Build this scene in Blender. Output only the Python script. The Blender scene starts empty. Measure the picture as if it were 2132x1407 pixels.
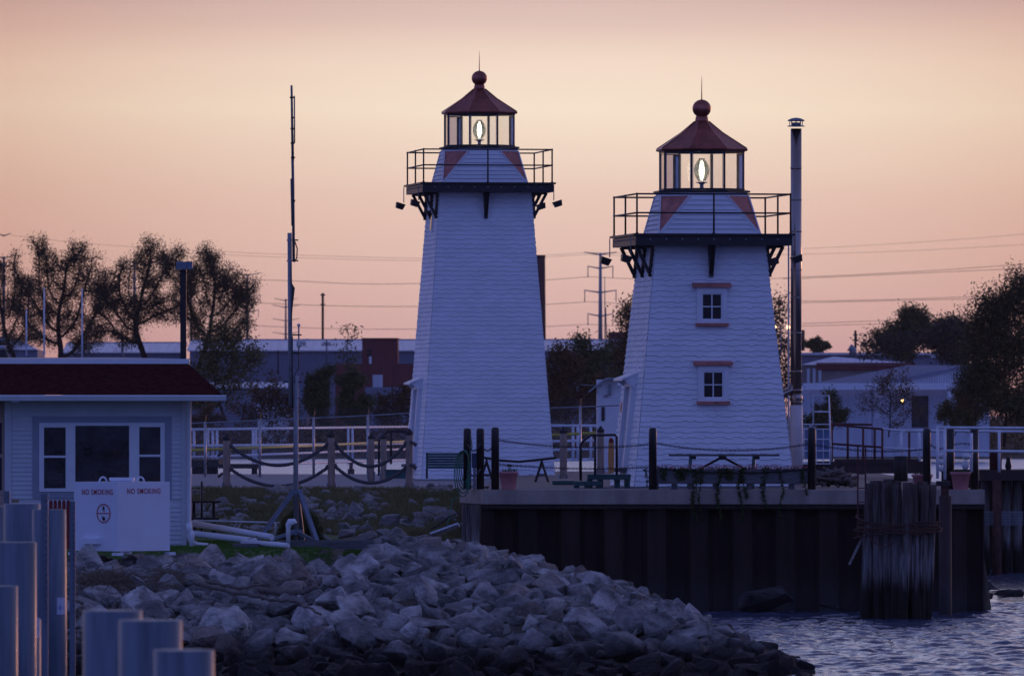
import bpy, math, random
import numpy as np
from mathutils import Vector, Matrix, noise
random.seed(7); np.random.seed(7)
R = math.radians
S = bpy.context.scene
COL = S.collection
# ------------------------------------------------------------------ camera
FPX, HY, EYE = 19000.0, 864.0, 4.13          # focal in photo pixels, horizon row, eye height above the water
cam_d = bpy.data.cameras.new('camera'); cam = bpy.data.objects.new('camera', cam_d); COL.objects.link(cam)
cam.location = (0, 0, EYE); cam.rotation_euler = (R(90), 0, 0)
cam_d.sensor_width = 36; cam_d.lens = FPX/2132*36
cam_d.shift_y = (HY-703.5)/2132
cam_d.clip_start = 1; cam_d.clip_end = 20000
cam_d.dof.use_dof = True; cam_d.dof.focus_distance = 205; cam_d.dof.aperture_fstop = 7.5
S.camera = cam
S.view_settings.view_transform = 'Standard'; S.view_settings.look = 'None'
S.view_settings.exposure = 0.0; S.view_settings.gamma = 1
# ------------------------------------------------------------------ world: dusk sky, peach glow low in front, blue overhead and behind
w = bpy.data.worlds.new('World'); S.world = w; w.use_nodes = True
nt = w.node_tree; nt.nodes.clear()
def N(t, tree=None, **k):
    n = (tree or nt).nodes.new(t)
    for a, b in k.items(): setattr(n, a, b)
    return n
def ramp(node, stops, interp='LINEAR'):
    cr = node.color_ramp; cr.interpolation = interp
    while len(cr.elements) > 1: cr.elements.remove(cr.elements[0])
    cr.elements[0].position = stops[0][0]; cr.elements[0].color = (*stops[0][1], 1)
    for p, c in stops[1:]:
        e = cr.elements.new(p); e.color = (*c, 1)
def srgb(r, g, b):
    f = lambda c: ((c/255+0.055)/1.055)**2.4 if c > 10 else c/255/12.92
    return (f(r), f(g), f(b))
L = nt.links.new
tc = N('ShaderNodeTexCoord'); sep = N('ShaderNodeSeparateXYZ'); L(tc.outputs['Generated'], sep.inputs[0])
def math_n(op, a, b=None, tree=None, clamp=False):
    n = N('ShaderNodeMath', tree, operation=op); n.use_clamp = clamp
    t = (tree or nt).links.new
    for i, v in enumerate((a, b)):
        if v is None: continue
        if isinstance(v, (int, float)): n.inputs[i].default_value = v
        else: t(v, n.inputs[i])
    return n.outputs[0]
# soft stretched cloud streaks shift the elevation a little
mp = N('ShaderNodeMapping'); mp.inputs['Scale'].default_value = (9, 9, 160); L(tc.outputs['Generated'], mp.inputs[0])
cn = N('ShaderNodeTexNoise'); cn.inputs['Scale'].default_value = 1.0; cn.inputs['Detail'].default_value = 3; L(mp.outputs[0], cn.inputs[0])
cz = math_n('MULTIPLY', math_n('SUBTRACT', cn.outputs[0], 0.5), 0.0035)
zel = math_n('ADD', sep.outputs['Z'], cz)
# low band: z 0 .. 0.12  (elevation 0 .. 7 deg)
lo = N('ShaderNodeValToRGB'); L(math_n('DIVIDE', zel, 0.12, clamp=True), lo.inputs[0])
ramp(lo, [(0.0, srgb(218,166,166)), (0.07, srgb(224,180,174)), (0.13, srgb(230,192,180)), (0.20, srgb(237,205,189)),
          (0.28, srgb(249,230,208)), (0.32, srgb(245,222,203)), (0.35, srgb(233,205,191)), (0.38, srgb(214,184,179)),
          (0.50, srgb(188,168,180)), (0.65, srgb(204,194,214)), (0.8, srgb(210,206,234)), (1.0, srgb(212,212,244))])
# high band in front: z .12 .. 1
hf = N('ShaderNodeValToRGB'); L(sep.outputs['Z'], hf.inputs[0])
ramp(hf, [(0.12, srgb(212,212,244)), (0.22, srgb(192,200,246)), (0.40, srgb(136,150,214)), (0.7, srgb(106,120,182)), (1.0, srgb(94,106,168))])
mxa = N('ShaderNodeMix', data_type='RGBA'); L(math_n('GREATER_THAN', sep.outputs['Z'], 0.12), mxa.inputs[0]); L(lo.outputs[0], mxa.inputs[6]); L(hf.outputs[0], mxa.inputs[7])
# behind the camera
bk = N('ShaderNodeValToRGB'); L(sep.outputs['Z'], bk.inputs[0])
ramp(bk, [(0.0, srgb(94,114,200)), (0.15, srgb(114,146,250)), (0.5, srgb(110,138,234)), (1.0, srgb(94,106,168))])
# toward the afterglow (in front, a little to the right)
dt = N('ShaderNodeVectorMath', operation='DOT_PRODUCT'); L(tc.outputs['Generated'], dt.inputs[0]); g = Vector((0.35, 0.94, 0)).normalized(); dt.inputs[1].default_value = g
fr = N('ShaderNodeMapRange', interpolation_type='SMOOTHSTEP'); L(dt.outputs['Value'], fr.inputs[0]); fr.inputs[1].default_value = 0.0; fr.inputs[2].default_value = 0.85
mxb = N('ShaderNodeMix', data_type='RGBA'); L(fr.outputs[0], mxb.inputs[0]); L(bk.outputs[0], mxb.inputs[6]); L(mxa.outputs[2], mxb.inputs[7])
sky = N('ShaderNodeTexSky', sky_type='NISHITA'); sky.sun_disc = False; sky.sun_elevation = R(2.0); sky.sun_rotation = R(24); sky.altitude = 200
azx = math_n('SUBTRACT', math_n('DIVIDE', sep.outputs['X'], math_n('MAXIMUM', sep.outputs['Y'], 0.05)), 0.006)
azf = math_n('MAXIMUM', math_n('SUBTRACT', 1.0, math_n('MULTIPLY', math_n('MULTIPLY', azx, azx), 48.0)), 0.82)
azm = N('ShaderNodeMix', data_type='RGBA', blend_type='MULTIPLY'); azm.inputs[0].default_value = 1; L(mxb.outputs[2], azm.inputs[6])
azc = N('ShaderNodeCombineColor'); L(azf, azc.inputs[0]); L(math_n('POWER', azf, 1.75), azc.inputs[1]); L(math_n('POWER', azf, 2.0), azc.inputs[2]); L(azc.outputs[0], azm.inputs[7])
bg1 = N('ShaderNodeBackground'); bg1.inputs[1].default_value = 1.0; L(azm.outputs[2], bg1.inputs[0])
bg2 = N('ShaderNodeBackground'); bg2.inputs[1].default_value = 0.003; L(sky.outputs[0], bg2.inputs[0])
ad = N('ShaderNodeAddShader'); L(bg1.outputs[0], ad.inputs[0]); L(bg2.outputs[0], ad.inputs[1])
wo = N('ShaderNodeOutputWorld'); L(ad.outputs[0], wo.inputs[0])
# last glow of the sun: from the right and behind the towers, very weak and orange
sd = bpy.data.lights.new('sun', 'SUN'); sd.energy = 0.22; sd.angle = R(3); sd.color = (1.0, 0.42, 0.25)
so = bpy.data.objects.new('sun', sd); COL.objects.link(so)
sdir = Vector((math.sin(R(24))*math.cos(R(2)), math.cos(R(24))*math.cos(R(2)), math.sin(R(2))))
so.rotation_euler = sdir.to_track_quat('Z', 'Y').to_euler()

# ------------------------------------------------------------------ helpers
def P(px, py, D): return Vector(((px-1066)/FPX*D, D, EYE+(HY-py)/FPX*D))
def X(px, D): return (px-1066)/FPX*D
def Z(py, D): return EYE+(HY-py)/FPX*D
def tag(o, label=None, cat=None, group=None, kind=None):
    if label: o['label'] = label
    if cat: o['category'] = cat
    if group: o['group'] = group
    if kind: o['kind'] = kind
    return o
def thing(name, label, cat, loc=(0,0,0), rz=0, group=None):
    o = bpy.data.objects.new(name, None); COL.objects.link(o); o.empty_display_size = .2
    o.location = loc; o.rotation_euler = (0, 0, rz)
    return tag(o, label, cat, group)
def copy_tree(o, parent=None):
    kids = [c for c in ALL if c.parent == o]
    c = o.copy(); COL.objects.link(c); ALL.append(c); c.parent = parent
    for k in kids: copy_tree(k, c)
    return c
ALL = []
class MB:
    def __init__(s): s.v = []; s.f = []; s.sm = []
    def add(s, vs, fs, smooth=False):
        n = len(s.v); s.v += [tuple(v) for v in vs]; s.f += [tuple(i+n for i in f) for f in fs]; s.sm += [smooth]*len(fs); return s
    def box(s, c, d, rot=None):
        hx, hy, hz = d[0]/2, d[1]/2, d[2]/2
        vs = [Vector((x, y, z)) for x in (-hx, hx) for y in (-hy, hy) for z in (-hz, hz)]
        if rot is not None:
            m = Matrix.Rotation(rot, 3, 'Z') if isinstance(rot, (int, float)) else rot
            vs = [m @ v for v in vs]
        c = Vector(c)
        return s.add([v+c for v in vs], [(0,1,3,2),(4,6,7,5),(0,4,5,1),(2,3,7,6),(0,2,6,4),(1,5,7,3)])
    def bb(s, x0, x1, y0, y1, z0, z1): return s.box(((x0+x1)/2, (y0+y1)/2, (z0+z1)/2), (abs(x1-x0), abs(y1-y0), abs(z1-z0)))
    def bar(s, a, b, wd, th=None, up=(0,0,1)):
        a, b = Vector(a), Vector(b); d = (b-a); l = d.length; d.normalize(); up = Vector(up)
        if abs(d.dot(up)) > .98: up = Vector((0,1,0))
        x = d.cross(up).normalized(); y = x.cross(d).normalized(); th = th or wd
        vs = [p+x*i*wd/2+y*j*th/2 for p in (a, b) for i in (-1,1) for j in (-1,1)]
        return s.add(vs, [(0,1,3,2),(4,6,7,5),(0,4,5,1),(2,3,7,6),(0,2,6,4),(1,5,7,3)])
    def tube(s, pts, r, seg=8, caps=True, smooth=True):
        pts = [Vector(p) for p in pts]; n = len(pts)
        rs = r if isinstance(r, (list, tuple)) else [r]*n
        d0 = (pts[1]-pts[0]).normalized(); u = d0.orthogonal().normalized(); vs = []; fs = []
        for i, p in enumerate(pts):
            d = (pts[min(i+1, n-1)]-pts[max(i-1, 0)])
            d = d.normalized() if d.length > 1e-9 else d0
            u = u-d*u.dot(d); u = u.normalized() if u.length > 1e-6 else d.orthogonal().normalized()
            v = d.cross(u)
            for k in range(seg):
                a = 2*math.pi*k/seg; vs.append(p+(u*math.cos(a)+v*math.sin(a))*rs[i])
        for i in range(n-1):
            for k in range(seg):
                a = i*seg+k; b = i*seg+(k+1) % seg; fs.append((a, b, b+seg, a+seg))
        s.add(vs, fs, smooth)
        if caps:
            m = len(s.v)-len(vs)
            s.f += [tuple(m+k for k in reversed(range(seg))), tuple(m+(n-1)*seg+k for k in range(seg))]; s.sm += [False, False]
        return s
    def lathe(s, prof, c=(0,0,0), seg=24, smooth=True, rot=0, sx=1, sy=1):
        c = Vector(c); vs = []; fs = []
        for r, z in prof:
            for k in range(seg):
                a = 2*math.pi*k/seg+rot; vs.append(c+Vector((r*math.cos(a)*sx, r*math.sin(a)*sy, z)))
        for i in range(len(prof)-1):
            for k in range(seg):
                a = i*seg+k; b = i*seg+(k+1) % seg; fs.append((a, b, b+seg, a+seg))
        s.add(vs, fs, smooth); m = len(s.v)-len(vs)
        if prof[0][0] > 1e-4: s.f.append(tuple(m+k for k in reversed(range(seg)))); s.sm.append(False)
        if prof[-1][0] > 1e-4: s.f.append(tuple(m+(len(prof)-1)*seg+k for k in range(seg))); s.sm.append(False)
        return s
    def prism(s, poly, y0, y1):       # polygon in xz pushed from y0 to y1
        n = len(poly); vs = [(x, y0, z) for x, z in poly]+[(x, y1, z) for x, z in poly]
        return s.add(vs, [tuple(range(n)), tuple(reversed(range(n, 2*n)))]+[(i, i+n, (i+1) % n+n, (i+1) % n) for i in range(n)])
    def sphere(s, c, r, seg=16, rings=10, sz=1):
        return s.lathe([(r*math.sin(math.pi*i/rings), -r*sz*math.cos(math.pi*i/rings)) for i in range(rings+1)], c, seg)
    def xf(s, m):
        s.v = [tuple(m @ Vector(v)) for v in s.v]; return s
    def build(s, name, mat, parent=None, world=False, org=None):
        v = s.v
        if org is not None: o3 = Vector(org)
        elif world and parent is not None: o3 = Vector(parent.location)
        else: o3 = Vector((0,0,0))
        if o3.length > 0: v = [(a-o3.x, b-o3.y, c-o3.z) for a, b, c in v]
        me = bpy.data.meshes.new(name); me.from_pydata(v, [], s.f)
        me.polygons.foreach_set('use_smooth', s.sm); me.update()
        me.materials.append(mat)
        o = bpy.data.objects.new(name, me); COL.objects.link(o); ALL.append(o)
        if parent is not None: o.parent = parent
        if org is not None: o.location = org
        return o
def solo(mb, name, mat, label, cat, org, group=None, kind=None):
    return tag(mb.build(name, mat, org=org), label, cat, group, kind)

# ------------------------------------------------------------------ materials
def mat(name, col, rough=.7, metal=0, var=.25, scale=6, bump=0, bscale=30, col2=None, mask=.5, spec=None, stretch=None, emis=None, estr=0, wet=None, dry=None):
    m = bpy.data.materials.new(name); m.use_nodes = True; t = m.node_tree; b = t.nodes['Principled BSDF']; k = t.links.new
    b.inputs['Roughness'].default_value = rough; b.inputs['Metallic'].default_value = metal
    if spec is not None: b.inputs['Specular IOR Level'].default_value = spec
    geo = N('ShaderNodeNewGeometry', t); src = geo.outputs['Position']
    if stretch:
        mpn = N('ShaderNodeMapping', t); mpn.inputs['Scale'].default_value = stretch; k(src, mpn.inputs[0]); src = mpn.outputs[0]
    n1 = N('ShaderNodeTexNoise', t); n1.inputs['Scale'].default_value = scale; n1.inputs['Detail'].default_value = 6; n1.inputs['Roughness'].default_value = .6; k(src, n1.inputs[0])
    cr = N('ShaderNodeValToRGB', t); k(n1.outputs[0], cr.inputs[0])
    c1 = tuple(c*(1-var) for c in col); c2 = col2 or tuple(min(1, c*(1+var)) for c in col)
    ramp(cr, [(max(0, mask-.18), c1), (min(1, mask+.18), c2)])
    out = cr.outputs[0]
    if dry:      # darker old timber above a ragged line, scoured pale below it
        sx = N('ShaderNodeSeparateXYZ', t); k(geo.outputs['Position'], sx.inputs[0])
        nn = N('ShaderNodeTexNoise', t); nn.inputs['Scale'].default_value = 4.0; nn.inputs['Detail'].default_value = 4; m_ = N('ShaderNodeMapping', t); m_.inputs['Scale'].default_value = (2.2,2.2,.3); k(geo.outputs['Position'], m_.inputs[0]); k(m_.outputs[0], nn.inputs[0])
        zz = math_n('ADD', sx.outputs['Z'], math_n('MULTIPLY', math_n('SUBTRACT', nn.outputs[0], .5, t), dry[2]*2, t), t)
        mr = N('ShaderNodeMapRange', t, interpolation_type='SMOOTHSTEP'); k(zz, mr.inputs[0]); mr.inputs[1].default_value = dry[0]; mr.inputs[2].default_value = dry[1]
        mx = N('ShaderNodeMix', t, data_type='RGBA', blend_type='MULTIPLY'); k(mr.outputs[0], mx.inputs[0]); k(out, mx.inputs[6]); mx.inputs[7].default_value = (.42,.37,.34,1); out = mx.outputs[2]
    if wet:      # dark, wet and weedy below a ragged tide line
        sx = N('ShaderNodeSeparateXYZ', t); k(geo.outputs['Position'], sx.inputs[0])
        nn = N('ShaderNodeTexNoise', t); nn.inputs['Scale'].default_value = 3.0; k(src, nn.inputs[0])
        zz = math_n('ADD', sx.outputs['Z'], math_n('MULTIPLY', math_n('SUBTRACT', nn.outputs[0], .5, t), wet[2], t), t)
        mr = N('ShaderNodeMapRange', t, interpolation_type='SMOOTHSTEP'); k(zz, mr.inputs[0]); mr.inputs[1].default_value = wet[0]; mr.inputs[2].default_value = wet[1]
        mx = N('ShaderNodeMix', t, data_type='RGBA'); k(mr.outputs[0], mx.inputs[0]); mx.inputs[6].default_value = (*wet[3], 1); k(out, mx.inputs[7]); out = mx.outputs[2]
    k(out, b.inputs['Base Color'])
    if bump:
        n2 = N('ShaderNodeTexNoise', t); n2.inputs['Scale'].default_value = bscale; n2.inputs['Detail'].default_value = 5; k(src, n2.inputs[0])
        bp = N('ShaderNodeBump', t); bp.inputs['Strength'].default_value = 1; bp.inputs['Distance'].default_value = bump; k(n2.outputs[0], bp.inputs['Height']); k(bp.outputs[0], b.inputs['Normal'])
    if emis: b.inputs['Emission Color'].default_value = (*emis, 1); b.inputs['Emission Strength'].default_value = estr
    return m
def leafmat(name, c1, c2):
    m = bpy.data.materials.new(name); m.use_nodes = True; t = m.node_tree; b = t.nodes['Principled BSDF']; k = t.links.new
    b.inputs['Roughness'].default_value = .75; b.inputs['Specular IOR Level'].default_value = .2
    geo = N('ShaderNodeNewGeometry', t); n1 = N('ShaderNodeTexNoise', t); n1.inputs['Scale'].default_value = .7; n1.inputs['Detail'].default_value = 3; k(geo.outputs['Position'], n1.inputs[0])
    rn = math_n('ADD', math_n('MULTIPLY', geo.outputs['Random Per Island'], .55, t), math_n('MULTIPLY', n1.outputs[0], .6, t), t)
    cr = N('ShaderNodeValToRGB', t); k(rn, cr.inputs[0]); ramp(cr, [(.25, c1), (.9, c2)]); k(cr.outputs[0], b.inputs['Base Color'])
    return m
def glassmat(name, tint=(.93,.93,.9), fac=.10, rough=.02):
    m = bpy.data.materials.new(name); m.use_nodes = True; t = m.node_tree; t.nodes.clear(); k = t.links.new
    tr = N('ShaderNodeBsdfTransparent', t); tr.inputs[0].default_value = (*tint, 1)
    gl = N('ShaderNodeBsdfGlossy', t); gl.inputs['Roughness'].default_value = rough
    fz = N('ShaderNodeFresnel', t); fz.inputs[0].default_value = 1.5
    mx = N('ShaderNodeMixShader', t); k(math_n('ADD', fz.outputs[0], fac, t), mx.inputs[0]); k(tr.outputs[0], mx.inputs[1]); k(gl.outputs[0], mx.inputs[2])
    o = N('ShaderNodeOutputMaterial', t); k(mx.outputs[0], o.inputs[0]); return m
def emit(name, col, st):
    m = bpy.data.materials.new(name); m.use_nodes = True; t = m.node_tree; t.nodes.clear()
    e = N('ShaderNodeEmission', t); e.inputs[0].default_value = (*col, 1); e.inputs[1].default_value = st
    o = N('ShaderNodeOutputMaterial', t); t.links.new(e.outputs[0], o.inputs[0]); return m
M = dict(
 white=mat('white_shingle_paint', (.78,.79,.82), .6, var=.07, scale=1.5, bump=.002, bscale=60, stretch=(1,1,2)),
 trim=mat('white_trim_paint', (.76,.77,.8), .5, var=.05, scale=3),
 siding=mat('vinyl_siding', (.58,.6,.63), .5, var=.05, scale=2),
 greytrim=mat('blue_grey_trim_paint', (.30,.33,.40), .6, var=.06, scale=3),
 black=mat('black_iron_paint', (.012,.010,.012), .45, var=.3, scale=20),
 bollard=mat('black_plastic_sleeve', (.012,.010,.011), .38, var=.3, scale=12),
 copper=mat('weathered_copper', (.36,.115,.085), .38, metal=.85, var=.35, scale=3.5, bump=.003, bscale=14),
 copperflat=mat('dull_copper_flashing', (.50,.17,.13), .55, metal=.2, var=.3, scale=5, bump=.002, bscale=20),
 glass=glassmat('lantern_glass', (.96,.95,.93), .0),
 dark=mat('dark_window_interior', (.010,.010,.012), .10, var=.6, scale=1.6, spec=.35, bump=.02, bscale=2.5, col2=(.045,.043,.05)),
 galv=mat('galvanised_steel', (.42,.44,.47), .38, metal=.8, var=.2, scale=8),
 galvdull=mat('dull_galvanised_steel', (.26,.28,.31), .55, metal=.3, var=.2, scale=8),
 flue=mat('stainless_flue', (.36,.30,.27), .24, metal=1.0, var=.12, scale=3, stretch=(1,1,.3)),
 fluelow=mat('painted_flue', (.62,.60,.62), .45, var=.12, scale=3),
 concrete=mat('concrete', (.36,.29,.235), .85, var=.22, scale=2.5, bump=.004, bscale=25, stretch=(1,1,.35)),
 deck=mat('concrete_deck', (.13,.12,.11), .8, var=.2, scale=2),
 sheet=mat('rusty_sheet_pile', (.022,.012,.008), .85, var=.5, scale=1.2, col2=(.044,.024,.015), stretch=(2,2,.25), bump=.006, bscale=12, wet=(.2,1.0,.25,(.038,.035,.031))),
 rust=mat('rust', (.085,.032,.022), .8, var=.45, scale=5, bump=.004),
 redpaint=mat('rust_red_steel', (.10,.022,.020), .6, var=.35, scale=5),
 galvwhite=mat('white_pipe_paint', (.66,.68,.72), .45, var=.2, scale=4, mask=.42),
 wood=mat('weathered_post_wood', (.30,.22,.17), .85, var=.3, scale=9, stretch=(5,5,.6), bump=.006, bscale=12),
 pile=mat('weathered_pile_timber', (.12,.105,.095), .9, var=.7, scale=6, stretch=(6,6,.25), bump=.03, bscale=8, col2=(.36,.33,.31), wet=(.55,1.05,.8,(.014,.014,.008)), dry=(1.25,1.9,.9,(.085,.072,.066))),
 darkwood=mat('dark_creosoted_wood', (.035,.027,.022), .9, var=.5, scale=6, stretch=(5,5,.6), bump=.006),
 greywood=mat('grey_board', (.115,.115,.12), .85, var=.3, scale=5, stretch=(.6,5,5), bump=.003),
 greenpl=mat('green_recycled_plastic', (.018,.075,.072), .5, var=.25, scale=8),
 pot=mat('pink_terracotta_plastic', (.50,.19,.19), .55, var=.12, scale=6),
 soil=mat('soil', (.03,.022,.017), .95, var=.4, scale=20, bump=.02),
 roofred=mat('dark_red_asphalt_shingle', (.055,.012,.011), .97, spec=.1, var=.5, scale=9, bump=.006, bscale=30, stretch=(1,1,2.5)),
 membrane=mat('pale_roof_membrane', (.48,.42,.40), .7, var=.1),
 pipe=mat('blue_grey_coated_pipe', (.125,.165,.21), .42, var=.35, scale=2.6, stretch=(4,4,.35), col2=(.17,.21,.26), bump=.002, bscale=9),
 pipeedge=mat('pipe_cut_edge', (.34,.33,.34), .6, var=.4, scale=20),
 tank=mat('white_tank_enamel', (.74,.77,.85), .35, var=.05, scale=2, bump=.001, bscale=4),
 redink=mat('red_lettering', (.42,.02,.03), .6, var=.1),
 blackink=mat('black_ink', (.012,.012,.015), .6, var=.1),
 blueink=mat('blue_ink', (.03,.07,.42), .6, var=.1),
 label=mat('white_sticker', (.5,.55,.66), .5, var=.04),
 redfence=mat('red_picket_paint', (.20,.014,.014), .7, var=.2),
 rock=mat('limestone', (.25,.23,.21), .92, var=.55, scale=2.6, bump=.06, bscale=8, col2=(.60,.56,.51), wet=(.28,.80,.5,(.022,.019,.016))),
 rockwarm=mat('brownish_limestone', (.27,.22,.185), .92, var=.4, scale=3.2, bump=.05, bscale=7, col2=(.42,.34,.28), wet=(.28,.80,.5,(.025,.019,.015))),
 rockdark=mat('dark_algae_rock', (.035,.034,.032), .8, var=.5, scale=3, bump=.03, bscale=9),
 bankrock=mat('bank_limestone', (.22,.195,.17), .92, var=.4, scale=3, bump=.03, bscale=10, col2=(.34,.31,.28)),
 ground=mat('dark_earth_and_grass', (.035,.038,.020), .95, var=.5, scale=1.4, bump=.05, bscale=8, col2=(.10,.085,.06)),
 lawn=mat('lawn_grass', (.045,.10,.014), .95, var=.35, scale=3, bump=.02, bscale=50),
 gravel=mat('pale_gravel', (.30,.28,.28), .95, var=.25, scale=7, bump=.02, bscale=40),
 bed=mat('lake_bed', (.02,.02,.02), .95),
 farland=mat('far_ground', (.05,.042,.034), .95, var=.4, scale=.05, col2=(.06,.05,.035)),
 bark=mat('bark', (.030,.022,.018), .95, var=.3, scale=3),
 metalroof=mat('pale_metal_roof', (.74,.70,.72), .5, var=.10, scale=.5, stretch=(4,.2,.2)),
 bluewall=mat('blue_grey_metal_wall', (.20,.21,.28), .65, var=.10, scale=.8, stretch=(5,1,.2)),
 palewall=mat('pale_metal_wall', (.60,.62,.68), .6, var=.1, scale=.6, stretch=(4,1,.2)),
 brownwall=mat('maroon_panel_wall', (.17,.035,.038), .7, var=.15, scale=.6, stretch=(3,1,.3)),
 tanwall=mat('tan_block_wall', (.26,.21,.20), .8, var=.15, scale=.6),
 brick=mat('dark_brick', (.085,.03,.03), .9, var=.25, scale=2),
 pylon=mat('teal_pylon_steel', (.17,.27,.33), .6, var=.08, scale=.3),
 greypole=mat('grey_pylon_steel', (.13,.13,.16), .6, var=.1, scale=.3),
 wire=mat('power_wire', (.10,.07,.08), .6, var=.1),
 yellow=mat('yellow_gas_pipe', (.50,.40,.03), .5, var=.15, scale=4),
 orange=mat('orange_plastic_board', (.62,.26,.07), .6, var=.1),
 rope=mat('old_mooring_rope', (.085,.080,.085), .9, var=.3, scale=25, bump=.003, bscale=80),
 hose=mat('green_hose', (.01,.16,.10), .4, var=.15),
 bluebox=mat('blue_grey_box', (.06,.09,.16), .5, var=.15),
 ceramic=mat('white_float_plastic', (.60,.60,.58), .5, var=.2, scale=9),
 tote=mat('pale_blue_tote_plastic', (.13,.20,.34), .5, var=.2, scale=3),
 camera_white=mat('white_camera_housing', (.7,.7,.72), .4, var=.05),
 redbox=mat('red_alarm_box', (.5,.07,.03), .5, var=.1),
 brass=mat('lens_brass', (.42,.40,.34), .5, metal=.6, var=.3, scale=30),
 lens=glassmat('lens_glass', (.80,.80,.74), .25, .12),
 lampw=emit('lamp_glow', (1.0,.97,.86), 9), lampo=emit('sodium_glow', (1.0,.50,.16), 12), lampin=emit('bulb_glow', (1.0,.80,.50), 5),
 drift=mat('driftwood', (.15,.12,.10), .9, var=.4, scale=8, stretch=(3,3,3), bump=.01, bscale=25),
 reed=mat('dry_reeds', (.16,.12,.08), .95, var=.4, scale=20),
 ivy=leafmat('ivy_leaf', (.014,.028,.006), (.06,.10,.02)),
 flower=leafmat('pink_flower', (.30,.06,.08), (.75,.24,.28)),
 grassb=leafmat('bank_grass', (.08,.085,.025), (.26,.22,.09)),
 olive=leafmat('autumn_olive_leaf', (.05,.036,.018), (.15,.105,.045)),
 brownleaf=leafmat('autumn_brown_leaf', (.05,.028,.014), (.17,.10,.035)),
 greenleaf=leafmat('green_leaf', (.032,.042,.016), (.12,.12,.042)),
 yellowleaf=leafmat('yellowing_leaf', (.05,.05,.014), (.17,.14,.04)),
 darkleaf=leafmat('dark_leaf', (.030,.030,.020), (.08,.072,.045)),
 conifer=leafmat('conifer_needles', (.04,.05,.015), (.15,.15,.05)),
)
def water_mat():
    m = bpy.data.materials.new('lake_water'); m.use_nodes = True; t = m.node_tree; b = t.nodes['Principled BSDF']; k = t.links.new
    b.inputs['Base Color'].default_value = (.05,.065,.11,1); b.inputs['Roughness'].default_value = .10; b.inputs['IOR'].default_value = 1.33
    geo = N('ShaderNodeNewGeometry', t); mpn = N('ShaderNodeMapping', t); mpn.inputs['Scale'].default_value = (1, .55, 1); k(geo.outputs['Position'], mpn.inputs[0])
    n1 = N('ShaderNodeTexNoise', t); n1.inputs['Scale'].default_value = 5.0; n1.inputs['Detail'].default_value = 5; k(mpn.outputs[0], n1.inputs[0])
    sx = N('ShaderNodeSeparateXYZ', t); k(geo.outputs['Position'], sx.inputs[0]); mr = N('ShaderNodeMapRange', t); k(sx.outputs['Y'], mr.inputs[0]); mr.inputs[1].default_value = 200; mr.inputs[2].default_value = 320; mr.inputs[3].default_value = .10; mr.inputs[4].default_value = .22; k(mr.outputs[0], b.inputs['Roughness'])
    m3 = N('ShaderNodeMapRange', t); k(sx.outputs['Y'], m3.inputs[0]); m3.inputs[1].default_value = 215; m3.inputs[2].default_value = 330; mxw = N('ShaderNodeMix', t, data_type='RGBA'); k(m3.outputs[0], mxw.inputs[0]); mxw.inputs[6].default_value = (.05,.065,.11,1); mxw.inputs[7].default_value = (.26,.33,.46,1); k(mxw.outputs[2], b.inputs['Base Color'])  # paler blue base colour far out stands in for sky glare on the water
    bp = N('ShaderNodeBump', t); bp.inputs['Distance'].default_value = .03; bp.inputs['Strength'].default_value = 1; m2 = N('ShaderNodeMapRange', t); k(sx.outputs['Y'], m2.inputs[0]); m2.inputs[1].default_value = 200; m2.inputs[2].default_value = 600; m2.inputs[3].default_value = 1; m2.inputs[4].default_value = 5; k(math_n('MULTIPLY', n1.outputs[0], m2.outputs[0], t), bp.inputs['Height']); k(bp.outputs[0], b.inputs['Normal'])
    return m
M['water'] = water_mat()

# ------------------------------------------------------------------ ground and water
def sst(a, b, x):
    t = max(0., min(1., (x-a)/(b-a))); return t*t*(3-2*t)
RX = [-40, -6.0, -3.6, -2.7, -2.1, -1.3, -.4, .4, 2.0, 3.35, 4.2, 4.75, 5.6, 7]
RZ = [1.56, 1.54, 1.44, 1.34, 1.54, 1.66, 1.60, 1.46, 1.04, .58, .20, -.08, -.6, -1.2]
def ridge(x): return float(np.interp(x, RX, RZ))
def gh(x, y):
    """land height"""
    # riprap spit
    yr = 157 + 7*sst(-5, -1, x)
    r = ridge(x+.2+.75*sst(145, 170, y))
    fr_h = (y-141.6)*.128-.12
    if y <= yr: h = min(r, fr_h) if abs(r-fr_h) > .3 else (r+fr_h)/2-.075-(abs(r-fr_h)**2)/1.2
    else:
        back = 1.70 if x < -3.2 else 1.70-2.6*sst(-3.2, 3.0, x)
        q = sst(yr+(1 if x < -3.2 else 6), yr+(3 if x < -3.2 else 18), y)
        h = r*(1-q)+back*q
    # bank up to the gravel path
    if x < 1.0:
        up = 1.66+.76*sst(187.5, 208, y)
        if y > 176:
            s = sst(176, 188, y); tgt = up-2.2*sst(-1.9, .6, x)*sst(.0, 1., (194-y)/6) if y < 194 else up
            h = h*(1-s)+tgt*s
    if x >= -.55 and y > 192.4: h = 2.50
    if y > 262: h = 2.42-4*sst(262, 266, y)
    if x > 9.7: h = min(h, 2.5-4*sst(9.7, 10.4, x))
    return h
def grid(xs, ys, fn):
    mb = MB(); nx = len(xs)
    mb.v = [(x, y, fn(x, y)) for y in ys for x in xs]
    mb.f = [(j*nx+i, j*nx+i+1, (j+1)*nx+i+1, (j+1)*nx+i) for j in range(len(ys)-1) for i in range(nx-1)]
    mb.sm = [True]*len(mb.f); return mb
xs = list(np.arange(-45, -10, 1.5))+list(np.arange(-10, 11.5, .25)); ys = list(np.arange(132, 215, .35))+list(np.arange(215, 268, 1.0))
tag(grid(xs, ys, lambda x, y: gh(x, y)+.05*noise.noise((x*1.3, y*.8, 0))*(1 if y < 208 and not (x > -1.05 and y > 191) else 0)).build('ground', M['ground']), kind='structure')
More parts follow.
